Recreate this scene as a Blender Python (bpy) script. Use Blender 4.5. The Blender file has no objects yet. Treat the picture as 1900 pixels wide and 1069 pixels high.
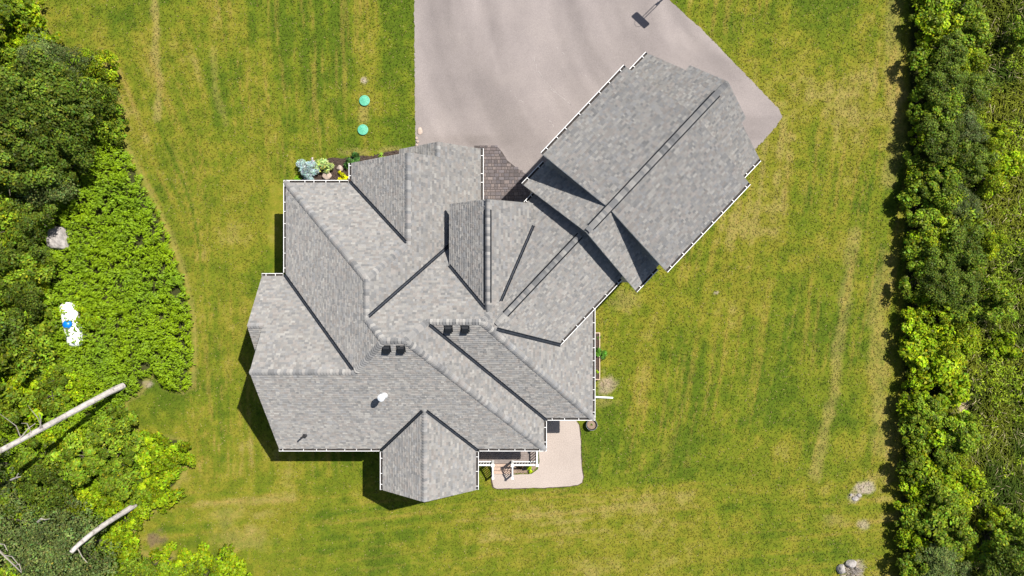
import bpy, math, random
import numpy as np
from mathutils import Vector, Matrix

R = math.radians
S = 29.07            # ground plan units per metre
H = 44.0             # camera height
random.seed(7)
rng = np.random.default_rng(11)
scene = bpy.context.scene
col = scene.collection

# ------------------------------------------------------------------ camera, sky, sun, exposure
cam_d = bpy.data.cameras.new("camera")
cam_d.sensor_fit = 'HORIZONTAL'
cam_d.angle = 2 * math.atan(950 / (S * H))
cam_d.clip_start = 0.5
cam_d.clip_end = 6000
cam = bpy.data.objects.new("camera", cam_d)
cam.location = (0, 0, H)
col.objects.link(cam)
scene.camera = cam

SUN = Vector((-0.478, -0.40, -1.0)).normalized()      # direction the light travels
elev = math.asin(-SUN.z)
azim = math.atan2(-SUN.x, -SUN.y)
world = bpy.data.worlds.new("World")
scene.world = world
world.use_nodes = True
wn = world.node_tree.nodes
wl = world.node_tree.links
wn.clear()
sky = wn.new('ShaderNodeTexSky')
sky.sky_type = 'NISHITA'
sky.sun_disc = False
sky.sun_elevation = elev
sky.sun_rotation = azim
bg = wn.new('ShaderNodeBackground')
bg.inputs['Strength'].default_value = 0.07
wo = wn.new('ShaderNodeOutputWorld')
wl.new(sky.outputs[0], bg.inputs[0])
wl.new(bg.outputs[0], wo.inputs[0])

sun_d = bpy.data.lights.new("sun", 'SUN')
sun_d.energy = 5.0
sun_d.angle = R(0.5)
sun_d.color = (1.0, 0.955, 0.88)
sun = bpy.data.objects.new("sun", sun_d)
sun.rotation_euler = SUN.to_track_quat('-Z', 'Y').to_euler()
sun.location = (30, 30, 60)
col.objects.link(sun)

scene.view_settings.view_transform = 'Standard'
scene.view_settings.look = 'None'
scene.view_settings.exposure = 0.92
scene.view_settings.gamma = 1.0
scene.render.engine = 'CYCLES'
scene.cycles.max_bounces = 6
scene.cycles.transparent_max_bounces = 4

# ------------------------------------------------------------------ helpers
def tag(o, label=None, cat=None, group=None, kind=None):
    if label: o["label"] = label
    if cat: o["category"] = cat
    if group: o["group"] = group
    if kind: o["kind"] = kind
    return o

def empty(name, loc=(0, 0, 0)):
    o = bpy.data.objects.new(name, None)
    o.location = loc
    o.empty_display_size = 0.3
    col.objects.link(o)
    return o

def G(gx, gy, z=0.0):
    """plan units (x right, y down) -> world metres"""
    return Vector((gx / S, -gy / S, z))

def PX(px, py, z=0.0):
    """a spot on the plan seen at px,py when it lies at height z -> world"""
    f = (1 - z / H)
    return Vector(((px - 950) * f / S, (534 - py) * f / S, z))

class MB:
    """collects polygons, builds ONE mesh object"""
    def __init__(self):
        self.v = []; self.f = []; self.m = []; self.c = []
        self.cur = 0; self.color = None
    def poly(self, pts, mat=None):
        i = len(self.v)
        for p in pts:
            self.v.append((p[0], p[1], p[2]))
            self.c.append(self.color if self.color else (1, 1, 1))
        self.f.append(tuple(range(i, i + len(pts))))
        self.m.append(self.cur if mat is None else mat)
    def hexa(self, b, t, mat=None):
        """b, t: 4 bottom and 4 top points, counter-clockwise seen from above"""
        self.poly([b[3], b[2], b[1], b[0]], mat)
        self.poly(t, mat)
        for i in range(4):
            j = (i + 1) % 4
            self.poly([b[i], b[j], t[j], t[i]], mat)
    def box(self, x0, x1, y0, y1, z0, z1, mat=None):
        b = [(x0, y0, z0), (x1, y0, z0), (x1, y1, z0), (x0, y1, z0)]
        t = [(x0, y0, z1), (x1, y0, z1), (x1, y1, z1), (x0, y1, z1)]
        self.hexa(b, t, mat)
    def beam(self, a, b, w, h, mat=None, up=Vector((0, 0, 1))):
        a = Vector(a); b = Vector(b)
        d = (b - a).normalized()
        s = d.cross(up)
        if s.length < 1e-4: s = d.cross(Vector((1, 0, 0)))
        s.normalize()
        n = s.cross(d).normalized()
        s = s * w / 2; n = n * h / 2
        A = [a - s - n, a + s - n, a + s + n, a - s + n]
        B = [b - s - n, b + s - n, b + s + n, b - s + n]
        self.poly([A[0], A[1], A[2], A[3]], mat)
        self.poly([B[3], B[2], B[1], B[0]], mat)
        for i in range(4):
            j = (i + 1) % 4
            self.poly([A[j], A[i], B[i], B[j]], mat)
    def tube(self, pts, rad, n=8, mat=None, cap=True):
        rings = []
        for k, p in enumerate(pts):
            p = Vector(p)
            a = Vector(pts[max(k - 1, 0)]); b = Vector(pts[min(k + 1, len(pts) - 1)])
            d = (b - a).normalized()
            s = d.cross(Vector((0, 0, 1)))
            if s.length < 1e-3: s = d.cross(Vector((1, 0, 0)))
            s.normalize(); q = s.cross(d)
            r = rad[k] if hasattr(rad, '__len__') else rad
            rings.append([p + (s * math.cos(2 * math.pi * i / n) + q * math.sin(2 * math.pi * i / n)) * r for i in range(n)])
        for k in range(len(rings) - 1):
            for i in range(n):
                j = (i + 1) % n
                self.poly([rings[k][j], rings[k][i], rings[k + 1][i], rings[k + 1][j]], mat)
        if cap:
            self.poly(rings[0], mat)
            self.poly(list(reversed(rings[-1])), mat)
    def lathe(self, prof, c=(0, 0, 0), n=24, mat=None, sx=1.0, cap=True):
        c = Vector(c)
        rings = [[c + Vector((r * sx * math.cos(2 * math.pi * i / n), r * math.sin(2 * math.pi * i / n), z)) for i in range(n)] for r, z in prof]
        for k in range(len(rings) - 1):
            for i in range(n):
                j = (i + 1) % n
                self.poly([rings[k][i], rings[k][j], rings[k + 1][j], rings[k + 1][i]], mat)
        if cap:
            self.poly(list(reversed(rings[0])), mat)
            self.poly(rings[-1], mat)
    def build(self, name, mats, parent=None, smooth=False, colors=False, weld=False):
        me = bpy.data.meshes.new(name)
        me.from_pydata(self.v, [], self.f)
        if not isinstance(mats, (list, tuple)): mats = [mats]
        for m in mats: me.materials.append(m)
        if len(mats) > 1: me.polygons.foreach_set("material_index", self.m)
        if colors:
            a = me.attributes.new("col", 'FLOAT_COLOR', 'POINT')
            arr = np.ones((len(self.v), 4), dtype=np.float32)
            arr[:, :3] = np.array(self.c, dtype=np.float32)
            a.data.foreach_set("color", arr.ravel())
        if weld or smooth:
            import bmesh
            bm = bmesh.new(); bm.from_mesh(me)
            bmesh.ops.remove_doubles(bm, verts=bm.verts, dist=1e-4)
            bm.to_mesh(me); bm.free()
        if smooth:
            me.polygons.foreach_set("use_smooth", [True] * len(me.polygons))
        me.update()
        o = bpy.data.objects.new(name, me)
        if parent: o.parent = parent
        col.objects.link(o)
        return o

def copy_tree(o, parent=None):
    c = o.copy()
    col.objects.link(c)
    c.parent = parent
    for ch in o.children:
        copy_tree(ch, c)
    return c

# ------------------------------------------------------------------ materials
def new_mat(name):
    m = bpy.data.materials.new(name)
    m.use_nodes = True
    nt = m.node_tree
    b = nt.nodes['Principled BSDF']
    return m, nt, b

def noise_node(nt, scale, detail=4, rough=0.6, coord='Object'):
    tc = nt.nodes.new('ShaderNodeTexCoord')
    n = nt.nodes.new('ShaderNodeTexNoise')
    n.inputs['Scale'].default_value = scale
    n.inputs['Detail'].default_value = detail
    n.inputs['Roughness'].default_value = rough
    nt.links.new(tc.outputs[coord], n.inputs['Vector'])
    return n

def ramp(nt, stops):
    r = nt.nodes.new('ShaderNodeValToRGB')
    els = r.color_ramp.elements
    while len(els) < len(stops): els.new(0.5)
    for e, (p, c) in zip(els, stops):
        e.position = p
        e.color = (c[0], c[1], c[2], 1) if hasattr(c, '__len__') else (c, c, c, 1)
    return r

def bump(nt, b, hsock, strength, dist):
    bp = nt.nodes.new('ShaderNodeBump')
    bp.inputs['Strength'].default_value = strength
    bp.inputs['Distance'].default_value = dist
    nt.links.new(hsock, bp.inputs['Height'])
    nt.links.new(bp.outputs[0], b.inputs['Normal'])

def mul(nt, a, bsock):
    m = nt.nodes.new('ShaderNodeMix')
    m.data_type = 'RGBA'; m.blend_type = 'MULTIPLY'
    m.inputs[0].default_value = 1
    nt.links.new(a, m.inputs[6]); nt.links.new(bsock, m.inputs[7])
    return m.outputs[2]

def mottled(name, c1, c2, scale=6, rough=0.85, bstr=0.3, bscale=40, bdist=0.01, metal=0.0, spec=0.3):
    m, nt, b = new_mat(name)
    n = noise_node(nt, scale)
    r = ramp(nt, [(0.3, c1), (0.7, c2)])
    nt.links.new(n.outputs[0], r.inputs[0])
    nt.links.new(r.outputs[0], b.inputs['Base Color'])
    b.inputs['Roughness'].default_value = rough
    b.inputs['Metallic'].default_value = metal
    b.inputs['Specular IOR Level'].default_value = spec
    if bstr:
        n2 = noise_node(nt, bscale, 3)
        bump(nt, b, n2.outputs[0], bstr, bdist)
    return m

def attr_mat(name, rough=0.95, grain=60, lo=0.75, hi=1.25, bstr=0.3, rnd=False):
    m, nt, b = new_mat(name)
    if rnd:
        oi = nt.nodes.new('ShaderNodeObjectInfo')
        src = ramp(nt, [(0.0, (.13, .13, .132)), (0.18, (.20, .196, .192)), (0.42, (.225, .215, .207)), (0.62, (.16, .16, .163)), (0.82, (.262, .254, .243))])
        src.color_ramp.interpolation = 'CONSTANT'
        nt.links.new(oi.outputs['Random'], src.inputs[0])
        csock = src.outputs[0]
    else:
        at = nt.nodes.new('ShaderNodeAttribute'); at.attribute_name = 'col'
        csock = at.outputs['Color']
    n = noise_node(nt, grain, 2)
    r = ramp(nt, [(0.25, lo), (0.75, hi)])
    nt.links.new(n.outputs[0], r.inputs[0])
    nt.links.new(mul(nt, csock, r.outputs[0]), b.inputs['Base Color'])
    b.inputs['Roughness'].default_value = rough
    b.inputs['Specular IOR Level'].default_value = 0.15
    b.inputs['Diffuse Roughness'].default_value = 1.0
    if bstr: bump(nt, b, n.outputs[0], bstr, 0.004)
    return m

def leaf_mat(name, trans=0.35, rough=0.5, gain=1.0):
    m, nt, b = new_mat(name)
    at = nt.nodes.new('ShaderNodeAttribute'); at.attribute_name = 'col'
    oi = nt.nodes.new('ShaderNodeObjectInfo')
    hs = nt.nodes.new('ShaderNodeHueSaturation')
    mr = nt.nodes.new('ShaderNodeMapRange')
    mr.inputs[3].default_value = 0.98 * gain; mr.inputs[4].default_value = 1.45 * gain
    nt.links.new(oi.outputs['Random'], mr.inputs[0])
    nt.links.new(mr.outputs[0], hs.inputs['Value'])
    nt.links.new(at.outputs['Color'], hs.inputs['Color'])
    nt.links.new(hs.outputs[0], b.inputs['Base Color'])
    b.inputs['Roughness'].default_value = rough
    b.inputs['Specular IOR Level'].default_value = 0.12
    tr = nt.nodes.new('ShaderNodeBsdfTranslucent')
    nt.links.new(hs.outputs[0], tr.inputs[0])
    mx = nt.nodes.new('ShaderNodeMixShader')
    mx.inputs[0].default_value = trans
    nt.links.new(b.outputs[0], mx.inputs[1]); nt.links.new(tr.outputs[0], mx.inputs[2])
    nt.links.new(mx.outputs[0], nt.nodes['Material Output'].inputs[0])
    return m

M = {}
M['shingle'] = attr_mat('asphalt_shingle', 0.95, 55, 0.8, 1.2, 0.4)
M['cap'] = attr_mat('asphalt_cap_shingle', 0.95, 55, 0.85, 1.15, 0.3, rnd=True)
M['deck'] = mottled('roof_edge', (.16, .155, .15), (.2, .195, .19), 8, 0.9, 0)
M['white_trim'] = mottled('white_metal_trim', (.58, .58, .575), (.72, .715, .705), 3, 0.45, 0, spec=0.4)
M['trough'] = mottled('dirt_and_shade_trough', (.018, .016, .015), (.05, .042, .038), 9, 0.9, 0.2)  # debris and the shade inside the gutter, both put into this colour
M['valley'] = mottled('dark_valley_metal', (.008, .010, .014), (.017, .020, .027), 5, 0.6, 0, metal=0.0, spec=0.15)
M['valley_rib'] = mottled('valley_rib_metal', (.022, .026, .033), (.04, .044, .054), 5, 0.6, 0, spec=0.15)
M['black_plastic'] = mottled('black_plastic', (.005, .006, .008), (.012, .014, .018), 12, 0.6, 0, spec=0.2)
M['galv'] = mottled('galvanised_metal', (.62, .64, .66), (.78, .79, .8), 10, 0.35, 0, metal=0.4)
M['wall'] = mottled('wall_siding', (.34, .33, .31), (.42, .41, .39), 5, 0.8, 0)
M['white_paint'] = mottled('white_paint', (.74, .74, .73), (.82, .82, .8), 5, 0.5, 0)
M['wood_tread'] = mottled('weathered_cedar', (.28, .20, .155), (.38, .28, .22), 7, 0.8, 0.3)
M['deck_board'] = mottled('grey_brown_board', (.13, .105, .095), (.19, .16, .145), 7, 0.8, 0.3)
M['wood_box'] = mottled('pale_wood', (.36, .27, .2), (.46, .36, .28), 7, 0.8, 0.3)
M['soil'] = mottled('dark_mulch', (.03, .02, .015), (.085, .058, .045), 25, 0.95, 1.0, 30, 0.05)
M['soil_pale'] = mottled('pale_soil', (.14, .10, .07), (.26, .19, .14), 22, 0.95, 0.8, 30, 0.03)
M['rock'] = mottled('pale_boulder', (.17, .155, .145), (.36, .33, .31), 3.5, 0.9, 0.9, 9, 0.06)
M['rock_pink'] = mottled('tan_stone', (.27, .21, .17), (.40, .32, .27), 5, 0.9, 0.6, 14, 0.03)
M['lid'] = mottled('green_plastic_lid', (.06, .27, .17), (.10, .36, .24), 4, 0.5, 0.1)
M['tank'] = mottled('white_tank_paint', (.74, .74, .73), (.82, .82, .82), 3, 0.35, 0, spec=0.5)
M['blue'] = mottled('blue_plastic', (.0, .12, .55), (.003, .17, .65), 4, 0.35, 0, spec=0.5)
M['dark_steel'] = mottled('dark_steel', (.02, .02, .022), (.035, .035, .04), 8, 0.5, 0)
M['orange'] = mottled('orange_paint', (.5, .1, .02), (.55, .13, .03), 8, 0.5, 0)
M['acrylic'] = mottled('smoked_board', (.05, .055, .06), (.07, .075, .08), 8, 0.3, 0)
M['birch'] = None
M['bark'] = mottled('brown_bark', (.05, .04, .03), (.11, .09, .07), 12, 0.95, 0.8, 25, 0.03)
M['dead_wood'] = mottled('bleached_dead_wood', (.17, .15, .13), (.30, .265, .235), 10, 0.9, 0.4)
M['leaf'] = leaf_mat('leaf', gain=1.08)
M['leaf_matte'] = leaf_mat('needle_leaf', 0.15, 0.7, .82)
M['leaf_grass'] = leaf_mat('grass_blade', 0.1, 0.8, .82)

def birch():
    m, nt, b = new_mat('pale_birch_bark')
    n = noise_node(nt, 3.0, 5, 0.7)
    n.inputs['Distortion'].default_value = 0.6
    r = ramp(nt, [(0.32, (.07, .06, .055)), (0.42, (.30, .27, .25)), (0.6, (.42, .385, .365)), (1.0, (.5, .47, .45))])
    nt.links.new(n.outputs[0], r.inputs[0])
    nt.links.new(r.outputs[0], b.inputs['Base Color'])
    b.inputs['Roughness'].default_value = 0.85
    bump(nt, b, n.outputs[0], 0.5, 0.03)
    return m
M['birch'] = birch()

def ground_mat():
    m, nt, b = new_mat('mown_grass')
    at = nt.nodes.new('ShaderNodeAttribute'); at.attribute_name = 'col'
    n1 = noise_node(nt, 7.5, 5, 0.9)
    r1 = ramp(nt, [(0.30, 0.70), (0.5, 1.03), (0.70, 1.4)])
    nt.links.new(n1.outputs[0], r1.inputs[0])
    n2 = noise_node(nt, 3.2, 4, 0.7)
    r2 = ramp(nt, [(0.3, (0.86, 0.98, 0.8)), (0.5, (1, 1, 1)), (0.72, (1.22, 1.08, 1.35))])
    nt.links.new(n2.outputs[0], r2.inputs[0])
    s = mul(nt, at.outputs['Color'], r1.outputs[0])
    s = mul(nt, s, r2.outputs[0])
    nt.links.new(s, b.inputs['Base Color'])
    b.inputs['Roughness'].default_value = 0.95
    b.inputs['Specular IOR Level'].default_value = 0.08
    bump(nt, b, n1.outputs[0], 0.25, 0.05)
    return m
M['grass'] = ground_mat()

def pave_mat(name, c1, c2, c3, speck=60, rough=0.9, streak=True):
    m, nt, b = new_mat(name)
    n = noise_node(nt, 0.35, 5, 0.6)
    r = ramp(nt, [(0.3, c1), (0.5, c2), (0.72, c3)])
    nt.links.new(n.outputs[0], r.inputs[0])
    n2 = noise_node(nt, speck, 3, 0.8)
    r2 = ramp(nt, [(0.25, 0.74), (0.75, 1.26)])
    nt.links.new(n2.outputs[0], r2.inputs[0])
    s = mul(nt, r.outputs[0], r2.outputs[0])
    if streak:
        at = nt.nodes.new('ShaderNodeAttribute'); at.attribute_name = 'col'
        s = mul(nt, s, at.outputs['Color'])
    nt.links.new(s, b.inputs['Base Color'])
    b.inputs['Roughness'].default_value = rough
    b.inputs['Specular IOR Level'].default_value = 0.15
    bump(nt, b, n2.outputs[0], 0.3, 0.01)
    return m
M['asphalt'] = pave_mat('weathered_asphalt', (.172, .150, .144), (.19, .166, .158), (.207, .181, .17), 22)
M['patio'] = pave_mat('exposed_aggregate', (.275, .232, .204), (.30, .254, .224), (.325, .276, .244), 16, streak=False)
M['paver'] = attr_mat('mauve_paver', 0.9, 20, 0.75, 1.25, 0.3)
M['joint'] = mottled('paver_joint', (.05, .042, .04), (.07, .06, .055), 20, 0.95, 0)

# ------------------------------------------------------------------ numeric noise for ground colours
_tabs = {}
def vnoise(x, y, scale, seed):
    if seed not in _tabs: _tabs[seed] = np.random.default_rng(seed).random((128, 128))
    t = _tabs[seed]
    X = x / scale; Y = y / scale
    xi = np.floor(X).astype(int); yi = np.floor(Y).astype(int)
    fx = X - xi; fy = Y - yi
    fx = fx * fx * (3 - 2 * fx); fy = fy * fy * (3 - 2 * fy)
    a = t[xi % 128, yi % 128]; b_ = t[(xi + 1) % 128, yi % 128]
    c = t[xi % 128, (yi + 1) % 128]; d = t[(xi + 1) % 128, (yi + 1) % 128]
    return (a * (1 - fx) + b_ * fx) * (1 - fy) + (c * (1 - fx) + d * fx) * fy
def fbm(x, y, scale, seed, o=4):
    s = 0; a = 0.5; t = 0
    for k in range(o):
        s = s + a * vnoise(x, y, scale / 2 ** k, seed + k); t += a; a *= 0.55
    return s / t
def sst(a, b, x):
    t = np.clip((x - a) / (b - a), 0, 1)
    return t * t * (3 - 2 * t)

# left thicket edge on the plan (px at ground level), lawn lies to its right
EDGE = [(55, -120), (62, 0), (75, 40), (112, 88), (150, 108), (196, 120), (204, 150), (196, 180), (215, 220), (238, 275), (268, 335), (312, 425), (345, 515), (360, 590), (362, 650), (357, 715),
        (340, 725), (308, 718), (292, 692), (276, 700), (262, 728), (232, 745), (246, 795), (275, 808), (342, 818), (353, 850), (330, 900), (300, 938), (268, 962), (246, 990), (262, 1022), (300, 1048), (340, 1052), (380, 1060), (420, 1040), (450, 1069), (470, 1150)]
EX = np.array([e[0] for e in EDGE], float); EY = np.array([e[1] for e in EDGE], float)
def pip(px, py, poly):
    px = np.asarray(px, float); py = np.asarray(py, float)
    ins = np.zeros(px.shape, bool)
    n = len(poly)
    for i in range(n):
        x0, y0 = poly[i]; x1, y1 = poly[(i + 1) % n]
        c = ((y0 > py) != (y1 > py)) & (px < (x1 - x0) * (py - y0) / ((y1 - y0) if y1 != y0 else 1e-9) + x0)
        ins ^= c
    return ins
THICKET = EDGE + [(-900, 1150), (-900, -120)]

def dist_polyline(x, y, pts):
    d = np.full(np.shape(x), 1e9)
    for (x0, y0), (x1, y1) in zip(pts[:-1], pts[1:]):
        L = (x1 - x0) ** 2 + (y1 - y0) ** 2
        t = np.clip(((x - x0) * (x1 - x0) + (y - y0) * (y1 - y0)) / L, 0, 1)
        d = np.minimum(d, np.hypot(x - x0 - t * (x1 - x0), y - y0 - t * (y1 - y0)))
    return d

def lawn_colour(px, py):
    """reflectance of the turf over the plan"""
    green = np.array([.090, .110, .008]); lush = np.array([.056, .085, .006])
    olive = np.array([.126, .124, .012]); tan = np.array([.20, .16, .05]); bare = np.array([.28, .235, .185]); brown = np.array([.10, .07, .045])
    wr = sst(900, 1100, px + 60 * (fbm(px, py, 200, 2) - .5))
    # direction of mowing
    uR = px + 0.16 * (py - 600) + 26 * (fbm(px, py, 500, 3) - .5)
    uL = px - np.where(px < 330, 0.38, 0.38 - 0.32 * sst(330, 480, px)) * py + 40 * (fbm(px, py, 420, 5) - .5)
    uB = py + 0.1 * px                                  # crosswise passes along the south edge
    wb = sst(850, 930, py + 40 * (fbm(px, py, 150, 6) - .5))
    def st(u, v, sc, k, sd): return fbm(u, v * k, sc, sd, 3)
    def both(sc, k, sd):
        t = st(uR, py, sc, k, sd) * wr + st(uL, py, sc, k, sd + 7) * (1 - wr)
        return t * (1 - wb) + st(uB, px, sc, k, sd + 13) * wb
    stripe = both(13, .03, 21); stripe2 = both(52, .08, 31); thin = both(6, .035, 25)
    mask = sst(.35, .65, fbm(px, py, 150, 17, 3))
    patch = fbm(px, py, 170, 41, 5)
    patch2 = fbm(px, py, 60, 51, 4)
    fine = fbm(px, py, 16, 61, 3)
    yl = 0.85 * (patch - .5) + 0.45 * (patch2 - .5) + (.2 + .45 * mask) * (stripe - .5) + 0.34 * (stripe2 - .5) + 0.5 * (fine - .5) + .3 * mask * (thin - .5)
    # broad areas
    yl = yl + 0.045 + 0.10 * sst(1450, 1650, px) + 0.06 * sst(600, 300, px) * sst(500, 100, py) + 0.07 * sst(820, 980, py)
    yl = yl - 0.10 * np.exp(-((px - 690) ** 2 / 90 ** 2 + (py - 250) ** 2 / 90 ** 2)) - 0.05 * np.exp(-((px - 560) ** 2 / 120 ** 2 + (py - 120) ** 2 / 200 ** 2))
    yl = yl - 0.07 * np.exp(-((px - 1400) ** 2 / 130 ** 2 + (py - 720) ** 2 / 220 ** 2))
    yl = yl + 0.10 * np.exp(-((px - 1250) ** 2 / 130 ** 2 + (py - 520) ** 2 / 120 ** 2))
    def mixc(c, d, t): return c * (1 - t[..., None]) + d * t[..., None]
    c = np.broadcast_to(green, px.shape + (3,)).copy()
    c = mixc(c, lush, sst(0.0, -0.22, yl))
    c = mixc(c, olive, sst(0.02, 0.22, yl))
    c = mixc(c, tan, 0.6 * sst(0.22, 0.5, yl))
    # worn tan tracks
    for pts, w, k in (([(284, -40), (290, 40), (287, 110), (296, 150), (293, 218)], 11, .8),
                      ([(1585, 430), (1572, 540), (1556, 640), (1545, 730), (1530, 800), (1512, 880)], 16, .55),
                      ([(1660, 0), (1655, 140), (1668, 230), (1650, 330)], 22, .5),
                      ([(1650, 480), (1625, 560), (1630, 700), (1640, 830)], 26, .45),
                      ([(395, 90), (400, 170), (420, 230)], 9, .3)):
        d = dist_polyline(px, py, pts) + 9 * (fbm(px, py, 22, 71, 3) - .5) * (w / 8)
        c = mixc(c, tan, k * sst(w, w * 0.3, d) * (0.55 + 0.6 * fine))
    c = mixc(c, tan * [.95, .85, .6], .4 * sst(.60, .72, thin) * mask)
    # thin bare spots
    for x, y, rx, ry, k, cc in ((1125, 712, 20, 22, .9, bare * [.75, .72, .6]), (1120, 745, 30, 10, .4, tan), (675, 148, 7, 9, .9, bare), (676, 205, 16, 30, .5, tan), (1602, 905, 24, 14, .8, bare), (1588, 922, 18, 12, .9, bare),
                            (1600, 973, 16, 12, .5, bare), (1545, 965, 22, 14, .4, tan), (1583, 1055, 22, 20, .8, bare * .8), (290, 1000, 22, 18, .8, brown), (300, 1030, 30, 16, .5, tan), (275, 712, 12, 10, .8, bare * .8),
                            (720, 278, 26, 8, .5, tan), (660, 283, 40, 10, .45, tan), (1160, 560, 35, 30, .5, tan), (1330, 543, 6, 5, .8, bare), (450, 1000, 60, 30, .4, tan), (420, 960, 40, 25, .35, tan)):
        d = np.hypot((px - x) / rx, (py - y) / ry) + 1.1 * (fbm(px, py, 14, 81, 3) - .5)
        c = mixc(c, cc, k * sst(1.0, 0.45, d))
    # dry strip along the thicket's edge and the hedge's foot
    de = dist_polyline(px, py, EDGE)
    c = mixc(c, tan, 0.45 * sst(9, 1, de + 8 * (fine - .5)))
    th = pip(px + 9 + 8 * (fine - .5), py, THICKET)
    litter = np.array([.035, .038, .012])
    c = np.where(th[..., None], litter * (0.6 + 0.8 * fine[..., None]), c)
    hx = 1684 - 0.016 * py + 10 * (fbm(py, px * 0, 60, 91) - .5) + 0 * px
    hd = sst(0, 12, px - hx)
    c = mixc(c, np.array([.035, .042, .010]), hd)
    d = np.hypot((px - 1787 + .2 * (py - 748)) / 13, (py - 748) / 32) + .9 * (fbm(px, py, 14, 83, 3) - .5)
    c = mixc(c, bare * [1.0, .9, .75], .9 * sst(1.0, .5, d))
    c = c * (0.88 + 0.24 * fine[..., None])
    return c

# ------------------------------------------------------------------ the setting: lawn sheet
def make_lawn():
    xs = np.concatenate([[-1600, -700, -300], np.arange(-150, -43.5, 1.5), np.arange(-43, 43.01, 0.15), np.arange(44, 151, 1.5), [300, 700, 1600]])
    ys = np.concatenate([[-1600, -700, -300], np.arange(-150, -27.5, 1.5), np.arange(-27, 27.01, 0.15), np.arange(28, 151, 1.5), [300, 700, 1600]])
    X, Y = np.meshgrid(xs, ys, indexing='xy')
    nx, ny = len(xs), len(ys)
    v = np.stack([X, Y, np.zeros_like(X)], -1).reshape(-1, 3)
    i = np.arange(nx * ny).reshape(ny, nx)
    f = np.stack([i[:-1, :-1], i[:-1, 1:], i[1:, 1:], i[1:, :-1]], -1).reshape(-1, 4)
    me = bpy.data.meshes.new('lawn')
    me.vertices.add(len(v)); me.vertices.foreach_set('co', v.ravel())
    me.loops.add(f.size); me.loops.foreach_set('vertex_index', f.ravel())
    me.polygons.add(len(f)); me.polygons.foreach_set('loop_start', np.arange(0, f.size, 4)); me.polygons.foreach_set('loop_total', np.full(len(f), 4))
    px = 950 + X * S; py = 534 - Y * S
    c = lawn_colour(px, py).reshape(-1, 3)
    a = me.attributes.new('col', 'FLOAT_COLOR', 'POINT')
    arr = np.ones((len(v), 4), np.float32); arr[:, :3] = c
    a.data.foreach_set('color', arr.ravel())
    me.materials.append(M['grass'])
    me.update(calc_edges=True)
    o = bpy.data.objects.new('lawn', me); col.objects.link(o)
    tag(o, 'patchy green and straw coloured mown lawn around the house', 'lawn', kind='structure')
make_lawn()

def ragged(pts, step=6, amp=1.6, seed=1, closed=True):
    rr = random.Random(seed); out = []
    n = len(pts)
    for i in range(n if closed else n - 1):
        a = pts[i]; b = pts[(i + 1) % n]
        L = math.hypot(b[0] - a[0], b[1] - a[1]); k = max(1, int(L / step))
        for j in range(k):
            t = j / k
            out.append((a[0] + (b[0] - a[0]) * t + rr.uniform(-amp, amp), a[1] + (b[1] - a[1]) * t + rr.uniform(-amp, amp)))
    return out

def slab(name, pts, z0, z1, mat, parent=None):
    mb = MB()
    top = [PX(x, y) for x, y in pts]
    if sum(a.x * b.y - b.x * a.y for a, b in zip(top, top[1:] + top[:1])) < 0: top.reverse()
    T = [Vector((p.x, p.y, z1)) for p in top]; B = [Vector((p.x, p.y, z0)) for p in top]
    mb.poly(T)
    n = len(T)
    for i in range(n):
        j = (i + 1) % n
        mb.poly([B[i], B[j], T[j], T[i]])
    return mb.build(name, mat, parent)

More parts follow.
